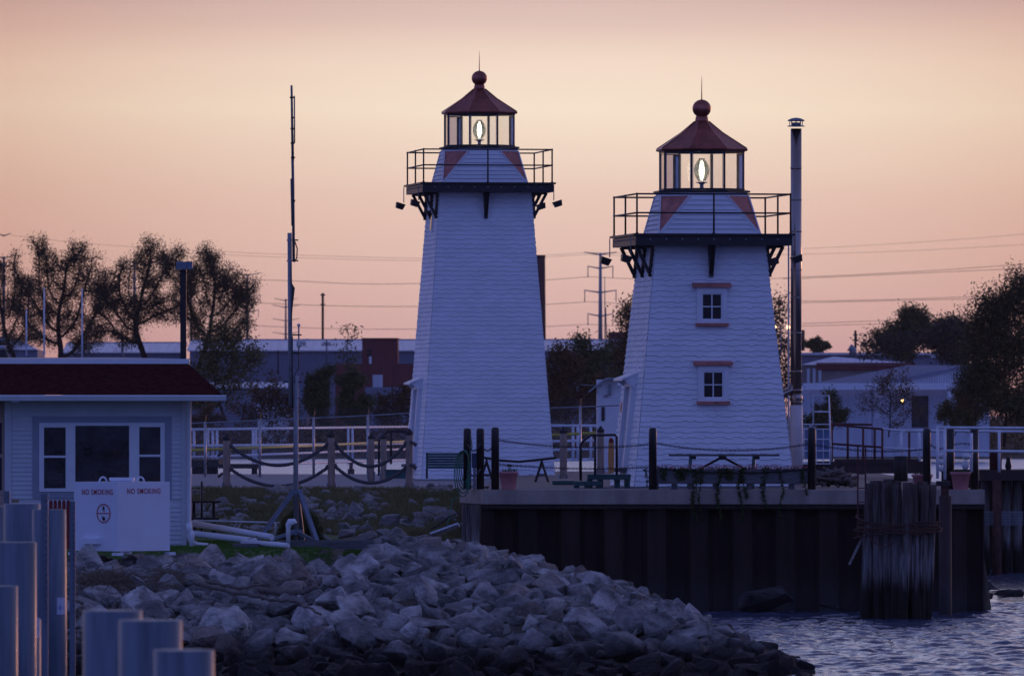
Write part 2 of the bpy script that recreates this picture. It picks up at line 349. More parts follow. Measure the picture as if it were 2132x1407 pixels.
tag(grid(list(np.arange(-45,-1.9,.5)), list(np.arange(158.5,186,.5)), lambda x, y: gh(x, y)+.065-.6*sst(-3.8,-2.0,x)).build('lawn', M['lawn']), kind='structure')
tag(grid(list(np.arange(-45,9.6,.5)), list(np.arange(208,262.5,1)), lambda x, y: max(gh(x, y), 2.40)+.02).build('gravel_path', M['gravel']), kind='structure')
rng = random.Random(3)
comps = []
for i in range(34):
    lam = .12*(1.078**i)*rng.uniform(.9, 1.1); a = rng.gauss(R(80), R(38)); comps.append((2*math.pi/lam*math.cos(a), 2*math.pi/lam*math.sin(a), .0066*lam, rng.uniform(0, 6.28)))
CK = np.array(comps)
wx = np.concatenate([[-9000,-2000,-400,-60,-20,-5,0], np.arange(3, 13.6, .042), [15,18,25,60,400,2000,9000]])
wy = np.concatenate([[20,60,100,125,135], np.arange(140, 200, .062), np.arange(200, 260, .6), [270,300,340,380,450,550,700,861]])
GX, GY = np.meshgrid(wx, wy)
GZ = np.zeros_like(GX)
for kx, ky, a, ph in comps: GZ += a*np.sin(kx*GX+ky*GY+ph)
GZ += .35*np.abs(GZ)      # sharper crests
fade = ((GX > 3) & (GX < 13.5) & (GY > 139) & (GY < 260)).astype(float)
GZ *= fade
mb = MB(); nx = len(wx); mb.v = list(zip(GX.ravel().tolist(), GY.ravel().tolist(), GZ.ravel().tolist()))
mb.f = [(j*nx+i, j*nx+i+1, (j+1)*nx+i+1, (j+1)*nx+i) for j in range(len(wy)-1) for i in range(nx-1)]; mb.sm = [True]*len(mb.f)
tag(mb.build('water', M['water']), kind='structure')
# far shore, one sheet to the horizon
fx = list(np.linspace(-600, 600, 121)); fy = [855, 862, 870, 880, 895, 920, 960, 1100, 1500, 3000, 9000]
def fh(x, y): return -1+1.0*sst(855, 860, y)+1.9*sst(860, 895, y)+1.0*sst(895, 1100, y)+.3*noise.noise((x*.05, y*.05, 0))*(1 if y > 865 and y < 3000 else 0)
fg = grid([-9000]+fx+[9000], fy, fh); tag(fg.build('far_shore', M['farland']), kind='structure')

# ------------------------------------------------------------------ lighthouses
def lighthouse(label, loc, rz, H, front_windows, door_h, side_window):
    T = thing('lighthouse', label, 'lighthouse', loc, rz)
    HB, HT = 1.75, 1.18                                   # half widths at base and under the gallery
    hw = lambda z: HB+(HT-HB)*z/H
    body = MB()
    body.add([(sx*hw(z), sy*hw(z), z) for z in (0, H) for sx, sy in ((-1,-1),(1,-1),(1,1),(-1,1))], [(0,1,5,4),(1,2,6,5),(2,3,7,6),(3,0,4,7),(4,5,6,7)])
    ex = .118; rr = random.Random(int(H*100)); nrow = int(H/ex)
    slope = (HB-HT)/H
    for side in range(4):
        m = Matrix.Rotation(side*math.pi/2, 3, 'Z')
        for k in range(nrow):
            z0 = k*ex+.01; z1 = min(H, z0+ex*1.25); u = -1.0; drop = rr.random() < .5; vs = []; fs = []
            while u < 1.0:
                wdt = rr.choice((.10,.13,.16,.2,.24))/hw(z0); u2 = min(1.0, u+wdt)
                if 1.0-u2 < .05: u2 = 1.0
                zb = z0-(.025 if drop else 0)+rr.uniform(-.004, .004); drop = not drop if rr.random() < .88 else drop
                zb = max(zb, .0); o0 = .030+rr.uniform(-.004, .004); o1 = .003
                xl, xr = u*hw(zb)*1.0, u2*hw(zb); g0 = .0015 if rr.random() < .3 else 0
                n = len(vs)
                vs += [(xl+g0, -hw(zb)-o0, zb+.013), (xr-g0, -hw(zb)-o0, zb+.013), (u2*hw(z1), -hw(z1)-o1, z1), (u*hw(z1), -hw(z1)-o1, z1), (xl+g0, -hw(zb)-o0+.022, zb), (xr-g0, -hw(zb)-o0+.022, zb)]
                fs += [(n, n+1, n+2, n+3), (n+4, n+5, n+1, n), (n, n+3, n+4), (n+1, n+5, n+2)]
                u = u2
            body.add([m @ Vector(v) for v in vs], fs)
    body.build('shingled_tower', M['white'], T)
    # foundation skirt
    MB().box((0,0,-.12), (3.4,3.4,.22)).build('foundation', M['darkwood'], T)
    # gallery
    G = 1.72; zd = H+.02
    d = MB(); d.box((0,0,zd-.13), (2*G,2*G,.20)); d.build('gallery_deck_frame', M['black'], T)
    d2 = MB(); d2.box((0,0,zd), (2*G+.12,2*G+.12,.045)); d2.build('gallery_deck', M['black'], T)
    bl = MB()
    for s4 in range(4):
        m = Matrix.Rotation(s4*math.pi/2, 3, 'Z')
        for i in range(9):
            bl.box(m @ Vector((-1.4+i*.35, -G-.006, zd-.1)), (.03,.03,.03))
    bl.build('bolt_heads', M['galvdull'], T)
    zb = H-.22
    def bracket(side, off):
        b = MB(); m = Matrix.Rotation(side*math.pi/2, 3, 'Z'); zl = zb-.62
        a = Vector((off, -G+.10, zb)); c = Vector((off, -hw(zl)-.05, zl)); e = Vector((off, -hw(zb)-.05, zb))
        b.bar(m@a, m@c, .07, .09, up=m@Vector((1,0,0))); b.bar(m@e, m@(c-Vector((0,0,.05))), .10 if side == 0 else .09, .09, up=m@Vector((1,0,0)))
        b.bar(m@a, m@e, .08, .08, up=m@Vector((1,0,0)))
        if off == 0 and side in (0, 2):
            b.add([m@Vector(v) for v in ((-.07,-G+.2,zb),(.07,-G+.2,zb),(.07,-hw(zb),zb),(-.07,-hw(zb),zb),(-.035,-hw(zl)-.03,zl),(.035,-hw(zl)-.03,zl),(.035,-hw(zl),zl),(-.035,-hw(zl),zl))], [(0,1,5,4),(1,2,6,5),(2,3,7,6),(3,0,4,7),(0,3,2,1),(4,5,6,7)])
        b.build('bracket', M['black'], T)
    for side, offs in ((0, (0,)), (2, (0,)), (1, (-1.12, 0, 1.12)), (3, (-1.12, 0, 1.12))):
        for o in offs: bracket(side, o)
    # railing
    rail = MB(); gr = G-.03
    for zz in (.47, .88): rail.tube([(-gr,-gr,zd+zz),(gr,-gr,zd+zz)], .019, 6).tube([(gr,-gr,zd+zz),(gr,gr,zd+zz)], .019, 6).tube([(gr,gr,zd+zz),(-gr,gr,zd+zz)], .019, 6).tube([(-gr,gr,zd+zz),(-gr,-gr,zd+zz)], .019, 6)
    for a, b in ((-1,-1),(0,-1),(1,-1),(1,0),(1,1),(0,1),(-1,1),(-1,0)):
        rail.tube([(a*gr,b*gr,zd),(a*gr,b*gr,zd+.88)], .021, 6).lathe([(.035,0),(.035,.02)], (a*gr,b*gr,zd+.022), 8)
        for zz in (.47,.88): rail.sphere((a*gr,b*gr,zd+zz), .028, 8, 5)
    rail.build('railing', M['black'], T)
    # floodlights hung from the corners
    for sx, sy in ((-1,-1),(-1,1),(1,-1),(1,1)):
        cx, cy = sx*(G+.06), sy*(G-.35) if sy < 0 else sy*(G+.02)
        h = MB(); m3 = Matrix.Rotation(R(18)*-sx, 3, 'Y') 
        h.add([m3@Vector(v)+Vector((cx+sx*.10,cy,zd-.52)) for v in ((-.09,-.11,-.08),(.09,-.11,-.08),(.09,.11,-.08),(-.09,.11,-.08),(-.12,-.13,.07),(.12,-.13,.07),(.12,.13,.07),(-.12,.13,.07))], [(0,3,2,1),(4,5,6,7),(0,1,5,4),(1,2,6,5),(2,3,7,6),(3,0,4,7)])
        fl = h.build('floodlight', M['black'], T)
        MB().tube([(cx,cy,zd-.03),(cx,cy,zd-.44)], .012, 6).build('conduit', M['galvdull'], fl)
    # watch room: four sided trapezoids of lap siding, copper triangles at the corners
    z0 = zd+.022; z1 = z0+.84; hb = 1.10; ht = .955; k8 = math.tan(R(22.5))*ht
    W = MB(); C = MB()
    for s4 in range(4):
        m = Matrix.Rotation(s4*math.pi/2, 3, 'Z'); n = 8
        W.add([m@Vector(v) for v in ((-hb,-hb+.004,z0),(hb,-hb+.004,z0),(k8,-ht+.004,z1),(-k8,-ht+.004,z1))], [(0,1,2,3)])
        for i in range(n):
            a = i/n; b = (i+1)/n+.01
            la = lambda t: (hb+(k8-hb)*t, -(hb+(ht-hb)*t), z0+(z1-z0)*t)
            xa, ya, za = la(a); xb, yb, zc = la(min(b, 1))
            W.add([m@Vector(v) for v in ((-xa,ya-.032,za+.014),(xa,ya-.032,za+.014),(xb,yb-.006,zc),(-xb,yb-.006,zc),(-xa,ya-.008,za),(xa,ya-.008,za))], [(0,1,2,3),(4,5,1,0)])
        # corner boards
        W.bar(m@Vector((-hb,-hb-.02,z0)), m@Vector((-k8,-ht-.02,z1)), .07, .03, up=m@Vector((0,-1,0))); W.bar(m@Vector((hb,-hb-.02,z0)), m@Vector((k8,-ht-.02,z1)), .07, .03, up=m@Vector((0,-1,0)))
        q = [m@Vector(v) for v in ((hb+.012,-hb-.012,z0+.01),(k8+.0,-ht-.02,z1),(ht+.02,-k8,z1))]
        out = m@Vector((.7,-.7,0)); q2 = [p-out*.04 for p in q]
        C = MB().add(q+q2, [(0,2,1),(3,4,5),(0,1,4,3),(1,2,5,4),(2,0,3,5)]); C.bar(q[0]+out*.006, q[1]+out*.006, .03, .02, up=out).bar(q[0]+out*.006, q[2]+out*.006, .03, .02, up=out); C.build('copper_corner', M['copperflat'], T)
    rot = R(22.5); oc = lambda ap: ap/math.cos(R(22.5))
    W.lathe([(oc(ht+.02), z1-.04), (oc(ht-.0), z1+.07)], (0,0,0), 8, False, rot)
    W.build('watch_room', M['white'], T)
    MB().lathe([(oc(ht-.02), z1+.07), (oc(ht+.055), z1+.085), (oc(ht+.055), z1+.12), (oc(ht-.02), z1+.135)], (0,0,0), 8, False, rot).build('ledge', M['black'], T)
    # lantern
    a = .885; zl0 = z1+.135; zl1 = zl0+.86
    F = MB(); F.lathe([(oc(a+.01), zl0), (oc(a+.01), zl0+.035), (oc(a-.05), zl0+.035), (oc(a-.05), zl0)], (0,0,0), 8, False, rot); F.lathe([(oc(a+.01), zl1-.035), (oc(a+.01), zl1), (oc(a-.05), zl1), (oc(a-.05), zl1-.035)], (0,0,0), 8, False, rot)
    F.build('lantern_rim', M['black'], T)
    for k in range(8):
        t = rot+k*math.pi/4; p = Vector((math.cos(t), math.sin(t), 0))*oc(a-.012)
        MB().box((p.x, p.y, (zl0+zl1)/2), (.030,.030,zl1-zl0), t).build('mullion', M['black'], T)
        t2 = t+R(22.5); p = Vector((math.cos(t2), math.sin(t2), 0)); ex2 = .365; tt = Vector((-p.y, p.x, 0)); mid = p*(a-.02)
        g = MB(); z3, z4 = zl0+.04, zl1-.04
        fr4 = MB()
        for sg in (-1, 1): fr4.bar(mid+tt*sg*(ex2-.035)+Vector((0,0,z3)), mid+tt*sg*(ex2-.035)+Vector((0,0,z4)), .014, .02, up=p)
        pn = g.add([mid+tt*-ex2+Vector((0,0,z3)), mid+tt*ex2+Vector((0,0,z3)), mid+tt*ex2+Vector((0,0,z4)), mid+tt*-ex2+Vector((0,0,z4))], [(0,1,2,3)]).build('pane', M['glass'], T)
        fr4.build('glazing_bar', M['greytrim'], pn)
    # beehive lens, pedestal
    zc = zl0+.44; MB().lathe([(.11,zl0),(.045,zl0+.05),(.04,zl0+.13),(.09,zl0+.165),(.13,zl0+.17),(.13,zl0+.185)], (0,0,0), 16).build('lens_pedestal', M['greytrim'], T)
    pr = []; nr = 15
    for i in range(nr):
        t = (i+.5)/nr; rad = .165*math.sin(math.pi*(.10+.80*t))**.9; zz = zc-.24+.48*t
        pr += [(rad, zz-.012), (rad+.016, zz-.004), (rad, zz+.008)]
    ln = MB().lathe(pr, (0,0,0), 24, False).build('lens', M['lens'], T)
    fm = MB()
    for k in range(6):
        tt = k*math.pi/3+.3; fm.tube([(math.cos(tt)*.17*math.sin(math.pi*(.08+.84*i/8)), math.sin(tt)*.17*math.sin(math.pi*(.08+.84*i/8)), zc-.25+.5*i/8) for i in range(9)], .006, 4)
    for i in range(1, 14, 1):
        t = i/14; rad = .176*math.sin(math.pi*(.10+.80*t))**.9; fm.tube([(rad*math.cos(u), rad*math.sin(u), zc-.24+.48*t) for u in [j*math.pi/10 for j in range(21)]], .0045, 4, caps=False)
    fm.lathe([(.07, zc+.24), (.07, zc+.26), (.0, zc+.26)], (0,0,0), 16)
    fm.build('lens_frame', M['brass'], ln)
    MB().lathe([(.014,-.215),(.048,-.12),(.060,0),(.048,.12),(.014,.215)], (0,0,zc), 14).build('lamp', M['lampw'], ln)
    # roof, neck, ball, spike
    r = MB(); r.lathe([(oc(a+.055), zl1-.005), (oc(a+.075), zl1+.03), (oc(a+.055), zl1+.055)], (0,0,0), 8, False, rot)
    pf = [(oc(a+.055), zl1+.055), (oc(.44), zl1+.40), (oc(.15), zl1+.655)]; r.lathe(pf, (0,0,0), 8, False, rot)
    for k in range(8):
        t = rot+k*math.pi/4; e = Vector((math.cos(t), math.sin(t), 0)); r.tube([e*rd+Vector((0,0,z)) for rd, z in pf], .014, 5)
    rf = r.build('roof', M['copper'], T); zn = zl1+.655
    MB().lathe([(.15,zn-.01),(.145,zn+.02),(.135,zn+.09),(.12,zn+.12)], (0,0,0), 24).build('roof_neck', M['copper'], rf)
    MB().sphere((0,0,zn+.28), .205, 32, 20, .96).build('ball_finial', M['copper'], rf)
    MB().tube([(0,0,zn+.46),(0,0,zn+.50),(0,0,zn+.75),(0,0,zn+.99)], [.022,.013,.009,.003], 8).build('lightning_rod', M['copper'], rf)
    # windows on the front
    for zc_, lamp in front_windows:
        y = -hw(zc_)-.11; wdw = thing_part('window', T)
        f = MB(); ww, hh = .235, .30
        for x0_, x1_, za, zb_ in ((-ww-.095,-ww,-hh-.06,hh+.12),(ww,ww+.095,-hh-.06,hh+.12),(-ww,ww,hh,hh+.12),(-ww,ww,-hh-.06,-hh)): f.bb(x0_, x1_, y, y+.25, zc_+za, zc_+zb_)
        for x0_, x1_, za, zb_ in ((-ww,-ww+.035,-hh,hh),(ww-.035,ww,-hh,hh),(-ww+.035,ww-.035,hh-.035,hh),(-ww+.035,ww-.035,-hh,-hh+.035),(-.012,.012,-hh+.035,hh-.035),(-ww+.035,-.012,-.012,.012),(.012,ww-.035,-.012,.012)): f.bb(x0_, x1_, y+.02, y+.07, zc_+za, zc_+zb_)
        f.build('frame', M['trim'], wdw)
        MB().bb(-ww, ww, y+.05, y+.055, zc_-hh, zc_+hh).build('pane', M['darkglass'], wdw)
        MB().bb(-ww, ww, y+.20, y+.215, zc_-hh, zc_+hh).build('interior', M['dark'], wdw)
        hd = MB(); hd.add([(x, yy, zz) for x in (-.42, .42) for yy, zz in ((y+.12, zc_+hh+.12), (y-.07, zc_+hh+.12), (y-.07, zc_+hh+.17), (y+.12, zc_+hh+.22))], [(0,1,2,3),(7,6,5,4),(0,4,5,1),(1,5,6,2),(2,6,7,3),(3,7,4,0)]); hd.build('hood', M['copperflat'], wdw)
        MB().bb(-.36, .36, y-.06, y+.10, zc_-hh-.125, zc_-hh-.06).build('sill', M['copperflat'], wdw)
        if lamp: MB().sphere((-.055, y+.12, zc_+.02), .028, 12, 8).build('bulb', M['lampin'], wdw)
    # door with a small shed hood on the left face
    dn = door_h; dr = MB()
    ml = Matrix.Rotation(-math.pi/2, 3, 'Z')       # front face (-y) turned to -x
    L3 = lambda x, o, z: ml@Vector((x, -hw(z)-o, z))
    def slab(mb, x0_, x1_, za, zb_, o0, o1): mb.add([L3(x0_,o0,za),L3(x1_,o0,za),L3(x1_,o0,zb_),L3(x0_,o0,zb_),L3(x0_,o1,za),L3(x1_,o1,za),L3(x1_,o1,zb_),L3(x0_,o1,zb_)], [(3,2,1,0),(4,5,6,7),(0,1,5,4),(1,2,6,5),(2,3,7,6),(3,0,4,7)])
    slab(dr, -.42, .42, .42, dn, .0, .05); do = dr.build('door', M['doorpaint'], T)
    fr_ = MB(); slab(fr_, -.55, -.42, .42, dn+.1, .0, .12); slab(fr_, .42, .55, .42, dn+.1, .0, .12); slab(fr_, -.42, .42, dn, dn+.1, .0, .12); fr_.build('door_frame', M['trim'], do)
    k_ = MB(); k_.sphere(L3(.33, .09, 1.25), .035, 10, 6); k_.build('handle', M['galvdull'], do)
    hz = dn+.16; aw = MB(); aw.add([L3(x,o,z) for x in (-.62,.62) for o, z in ((.0,hz+.16),(.36,hz+.02),(.36,hz-.03),(.0,hz+.11))], [(0,1,2,3),(7,6,5,4),(0,4,5,1),(1,5,6,2),(2,6,7,3),(3,7,4,0)])
    aw.add([L3(x,o,z) for x in (.55,.60) for o, z in ((.02,hz+.10),(.30,hz-.02),(.02,hz-.22))], [(0,1,2),(5,4,3),(0,3,4,1),(1,4,5,2),(2,5,3,0)]); aw.add([L3(x,o,z) for x in (-.60,-.55) for o, z in ((.02,hz+.10),(.30,hz-.02),(.02,hz-.22))], [(0,1,2),(5,4,3),(0,3,4,1),(1,4,5,2),(2,5,3,0)])
    aw.build('door_hood', M['galvwhite'], T)
    st = MB(); slab(st, -.5, .5, .32, .40, -.05, .28); st.build('door_step', M['greywood'], T)
    if side_window:
        zw = H-.95; f = MB(); slab(f, .10, .52, zw-.28, zw+.28, 0, .06); sw = f.build('small_window', M['trim'], T)
        f = MB(); slab(f, .17, .45, zw-.22, zw+.22, .05, .07); f.build('pane', M['dark'], sw); f = MB(); slab(f, .02, .60, zw+.29, zw+.34, 0, .16); f.build('hood', M['trim'], sw)
    else:
        f = MB(); slab(f, -.78, -.62, 1.62, 1.84, .03, .12); f.build('alarm_box', M['redbox'], T)
    return T
def thing_part(name, parent):
    o = bpy.data.objects.new(name, None); COL.objects.link(o); ALL.append(o); o.parent = parent; return o
M['darkglass'] = glassmat('window_glass', (.14,.14,.16), .0)
M['doorpaint'] = mat('pale_grey_door_paint', (.40,.44,.52), .5, var=.05)
D2, D1 = 200.0, 239.5
lighthouse('shorter white shingled lighthouse with two small front windows, beside the tall flue', (X(1461,D2), D2, 2.57), R(7.8), 5.46, [(3.92, True), (2.22, False)], 2.18, False)
lighthouse('taller white shingled lighthouse with a blank windowless front, behind the green bench', (X(998,D1), D1, 2.45), R(7.8), 7.70, [], 2.35, True)

# ------------------------------------------------------------------ quay
DQ = 191.0; xl, xk, xr_ = X(957,194), X(1006,DQ), X(2050,DQ)
Q = thing('quay', 'dark steel sheet pile quay with pale concrete cap under the shorter lighthouse', 'quay', (4, DQ, 0))
def poly_cap(pts, z0, z1, mb):
    n = len(pts); mb.add([(x, y, z) for z in (z0, z1) for x, y in pts], [tuple(reversed(range(n))), tuple(range(n, 2*n))]+[(i, (i+1) % n, (i+1) % n+n, i+n) for i in range(n)])
cap = MB(); poly_cap([(xk, DQ), (xr_, DQ), (xr_, DQ+1.0), (xk+.1, DQ+1.0)], 2.27, 2.57, cap); poly_cap([(xl, 194), (xk-.003, DQ+.003), (xk+.09, DQ+1.0), (xl+.5, 195.5)], 2.272, 2.572, cap)
for p in (1339, 1560, 1800): cap.bb(X(p,DQ)-.006, X(p,DQ)+.006, DQ-.004, DQ+.01, 2.28, 2.565)
cap.build('concrete_cap', M['concrete'], Q, True)
dk = MB().bb(xk+.1, xr_, DQ+1.0, 252, 2.45, 2.565); dk.build('deck_slab', M['deck'], Q, True)
def sheet(mb, x0, x1, y, z0, z1, pitch=.9, dep=.28):
    x = x0; pts = [(x0, y)]
    while x < x1:
        for dx, dy in ((.28, 0), (.42, 1), (.74, 1), (.88, 0)):
            if x+dx*pitch < x1: pts.append((x+dx*pitch, y+dy*dep))
        x += pitch
    pts.append((x1, pts[-1][1])); n = len(pts)
    mb.add([(a, b, z) for z in (z0, z1) for a, b in pts], [(i, i+1, i+1+n, i+n) for i in range(n-1)])
    for a, b in pts[1::2]: mb.bb(a-.015, a+.015, b-.02, b+.0, z0, z1)
sh = MB(); sheet(sh, xk-.05, xr_-.02, DQ+.12, -2, 2.27); sh.bb(xr_-.03, xr_-.0, DQ+.13, DQ+20, -2, 2.265)
sh.add([(xl+.02,194.1,-2),(xk,DQ+.12,-2),(xk,DQ+.12,2.27),(xl+.02,194.1,2.27)], [(0,1,2,3)]); sh.add([(xl+.02,194.1,-2),(xl+.02,206,-2),(xl+.02,206,2.27),(xl+.02,194.1,2.27)], [(3,2,1,0)])
sh.build('sheet_piling', M['sheet'], Q, True)
wl = MB(); wl.bb(xk-.02, xr_, DQ+.04, DQ+.12, 2.17, 2.268); wl.build('wale', M['darkwood'], Q, True)

# black bollards on the quay
BOL = []
def bollard(px, top, D, lab, rr=.083, flat=False):
    x = X(px, D); zt = Z(top, D); base = 2.571
    pr = [(rr, 0), (rr, zt-base-.06), (rr*.93, zt-base-.025), (rr*.6, zt-base-.004), (0, zt-base)] if not flat else [(rr, 0), (rr, zt-base)]
    T = solo(MB().lathe([(a, b) for a, b in pr], (x, D, base), 20), 'bollard', M['bollard'], lab, 'bollard', (x, D, base), 'black bollards along the quay edge')
    return T
for a in ((973, 891, 192.2, 'black bollard hung with the green hose, leftmost on the quay'), (1000, 891, 191.9, 'middle one of the three black bollards at the left quay end'),
          (1031, 889, 191.6, 'black round topped bollard just left of the pink flower pot'), (1359, 890, 191.5, 'black bollard at the left end of the long planter box'),
          (1690, 889, 191.5, 'black bollard at the right end of the long planter box'), (1929.5, 891, 192, 'black bollard behind the timber pile cluster')): bollard(*a)
bollard(1978.5, 892, 191.8, 'flat topped black bollard left of the right hand pink pot', flat=True); bollard(2028.5, 892, 191.6, 'flat topped black bollard on the right end of the quay', .087, True)
def cat(a, b, sag, n=24):
    a, b = Vector(a), Vector(b); return [a.lerp(b, i/n)-Vector((0,0,sag*4*(i/n)*(1-i/n))) for i in range(n+1)]
def chain(pts, link=.062, r=.0075):
    mb = MB(); L_ = [0]
    for i in range(1, len(pts)): L_.append(L_[-1]+(pts[i]-pts[i-1]).length)
    n = int(L_[-1]/(link*.72)); 
    for k in range(n):
        s = (k+.5)/n*L_[-1]; i = max(j for j in range(len(L_)-1) if L_[j] <= s); t = (s-L_[i])/(L_[i+1]-L_[i]); p = pts[i].lerp(pts[i+1], t); d = (pts[i+1]-pts[i]).normalized()
        u = Vector((0,1,0)) if k % 2 else d.cross(Vector((0,1,0))).normalized(); v = u
        q = [p+d*math.cos(a)*link/2+v*math.sin(a)*link*.33 for a in [j*math.pi/4 for j in range(8)]]
        mb.tube(q+[q[0]], r, 4, caps=False)
    return mb
CH = [((1038,916),(1352,925),10,'upper'),((1038,966),(1352,972),6,'lower'),((1367,923),(1683,924),14,'upper'),((1367,973),(1683,975),10,'lower'),((1698,926),(1922,935),8,'upper'),((1937,925),(1972,930),6,'upper'),((1986,925),(2021,925),-2,'upper')]
nm = ['upper sagging black chain between pink pot bollard and planter bollard','lower sagging black chain between pink pot bollard and planter bollard','upper black chain sagging across the shorter lighthouse in front of the picnic table','lower black chain sagging along the face of the planter box','black chain from the planter box bollard towards the pile cluster','short black chain right of the bollard behind the pile cluster','short black chain between the two flat topped bollards']
for (a, b, sg, _), l in zip(CH, nm):
    pa, pb = P(*a, 191.5), P(*b, 191.5); s_ = sg/99.5
    mb = chain(cat(pa, pb, s_)); solo(mb, 'chain', M['black'], l, 'chain', pa, 'chains strung between the bollards')
for i, (x0, x1, y, l) in enumerate(((974,1000,925,'upper short rope loop between the two leftmost bollards'),(1001,1030,925,'upper short rope loop between the second and third bollards'),(974,1000,978,'lower short rope loop between the two leftmost bollards'),(1001,1030,978,'lower short rope loop between the second and third bollards'))):
    pa, pb = P(x0,y,191.9), P(x1,y-2,191.7); solo(MB().tube(cat(pa, pb, .14, 12), .016, 6), 'rope', M['rope'], l, 'rope', pa, 'short rope loops at the left quay end')
# garden hose
o = P(968, 960, 192.05); h = MB()
for k in range(5):
    rx = .10+.03*k; h.tube([o+Vector((.0-.012*k+rx*math.cos(t)*.8, -.02*k, -.10-.04*k+(.34+.035*k)*math.sin(t))) for t in [j*math.pi/14 for j in range(29)]], .011, 6, caps=False)
h.tube([P(980,905,192.0), P(983,930,191.9), P(976,950,191.9), P(972,990,191.9)], .011, 6)
solo(h, 'garden_hose', M['hose'], 'green garden hose coiled over the leftmost black bollard', 'hose', o)
E = thing('power_pedestal', 'small blue grey utility box on a post between the left bollards', 'utility box', P(988,1018,192.6))
MB().bb(-.06,.06,-.05,.05,.45,.76).build('box', M['bluebox'], E); MB().bb(-.03,.03,-.03,.03,0,.45).build('post', M['galvdull'], E)

# ------------------------------------------------------------------ pots
def pot(px, py0, py1, wt, D, lab, kind):
    base = Vector((X(px, D), D, Z(py1, D))); hgt = (py1-py0)*D/FPX; rt = wt/2*D/FPX
    T = thing('flower_pot', lab, 'flower pot', base)
    MB().lathe([(rt*.68,0),(rt*.70,.02),(rt*.92,hgt*.84),(rt*1.0,hgt*.85),(rt*1.02,hgt),(rt*.92,hgt),(rt*.9,hgt*.9)], (0,0,0), 28).build('pot', M['pot'], T)
    MB().lathe([(0,hgt*.88),(rt*.9,hgt*.9)], (0,0,0), 20).build('soil', M['soil'], T)
    if kind == 1:
        s = MB().tube([(.02,0,hgt*.9),(.02,0,hgt+.06)], .008, 6).lathe([(.03,hgt+.06),(.05,hgt+.1)], (.02,0,0), 12); st = s.build('solar_light', M['ceramic'], T)
        MB().lathe([(.045,hgt+.10),(.058,hgt+.115),(.05,hgt+.14),(.0,hgt+.155)], (.02,0,0), 12).build('light_cap', M['black'], st)
    lf = MB(); rr = random.Random(px)
    for _ in range(70):
        a = rr.uniform(0, 6.28); r_ = rt*.85*math.sqrt(rr.random()); z_ = hgt+rr.uniform(-.02, .05); s_ = .025; c = Vector((r_*math.cos(a), r_*math.sin(a), z_)); u = Vector((rr.gauss(0,1), rr.gauss(0,1), rr.gauss(0,1))).normalized(); v = u.orthogonal().normalized()
        lf.add([c-u*s_, c+v*s_*.6, c+u*s_, c-v*s_*.6], [(0,1,2,3)])
    lf.build('leaves', M['ivy'], T)
    return T
pot(1059, 981, 1019, 41, 191.4, 'pink plastic flower pot with a small solar light, right of three bollards', 1)
pot(1920, 987, 1021, 44, 193.2, 'pink flower pot half hidden behind the timber pile cluster', 0)
pot(2000, 982, 1021, 43, 191.4, 'pink flower pot between the two flat topped bollards', 0)
for px, ys_, lab in ((1960, ((949,6.5,1),(962,6,1),(976,6,1)), 'string of three small white floats on the quay railing post'), (2010, ((950,9,.75),(968,7.5,1.35)), 'pair of bigger white floats hanging above the right pink pot')):
    mb = MB(); Dn = 190.6
    for y_, r_, sz in ys_: mb.sphere(P(px+(0 if r_ < 8 else 2), y_, Dn), r_*Dn/FPX, 14, 10, sz)
    mb.tube([P(px, ys_[0][0]-12, Dn), P(px+1, ys_[-1][0], Dn)], .006, 5)
    solo(mb, 'float', M['ceramic'], lab, 'float', P(px, ys_[-1][0], Dn), 'white net floats')

# ------------------------------------------------------------------ planter box with flowers and ivy
DPl = 191.75; x0, x1 = X(1357,DPl), X(1696,DPl); z0, z1 = Z(1007,DPl), Z(976,DPl)
T = thing('planter_box', 'long grey wooden planter box with pink flowers and hanging ivy on quay edge', 'planter', ((x0+x1)/2, DPl, 2.571))
b = MB(); b.bb(x0,x1,DPl-.22,DPl-.18,z0,z1).bb(x0,x1,DPl+.18,DPl+.22,z0,z1).bb(x0,x0+.04,DPl-.18,DPl+.18,z0,z1).bb(x1-.04,x1,DPl-.18,DPl+.18,z0,z1).bb(x0+.04,x1-.04,DPl-.18,DPl+.18,z0,z0+.03)
b.build('box', M['greywood'], T, True)
for p in (1365, 1404, 1438, 1490, 1560, 1588, 1648, 1688):
    MB().bb(X(p,DPl)-.06,X(p,DPl)+.06,DPl-.17,DPl+.17,2.572,z0).build('foot', M['greywood'], T, True)
MB().bb(x0+.04,x1-.04,DPl-.18,DPl+.18,z1-.08,z1-.03).build('soil', M['soil'], T, True)
rr = random.Random(11)
def leafq(mb, c, s, rr, asp=.6):
    u = Vector((rr.gauss(0,1), rr.gauss(0,1), rr.gauss(0,1))).normalized(); v = u.orthogonal(); v = (Matrix.Rotation(rr.uniform(0,6.28), 3, u) @ v).normalized()
    mb.add([c-u*s, c+v*s*asp, c+u*s, c-v*s*asp], [(0,1,2,3)])
fl, iv = MB(), MB()
for _ in range(2600):
    x = rr.uniform(x0, x1); d = .5+.5*noise.noise((x*2.5, 3, 0)); z = z1+rr.uniform(-.05, .04+.08*d); leafq(fl, Vector((x, DPl+rr.uniform(-.24,.2), z)), rr.uniform(.008,.018), rr)
for _ in range(900):
    x = rr.uniform(x0, x1); z = z1+rr.uniform(-.06, .05); leafq(iv, Vector((x, DPl+rr.uniform(-.26,.2), z)), rr.uniform(.012,.026), rr)
fl.build('flowers', M['flower'], T, True)
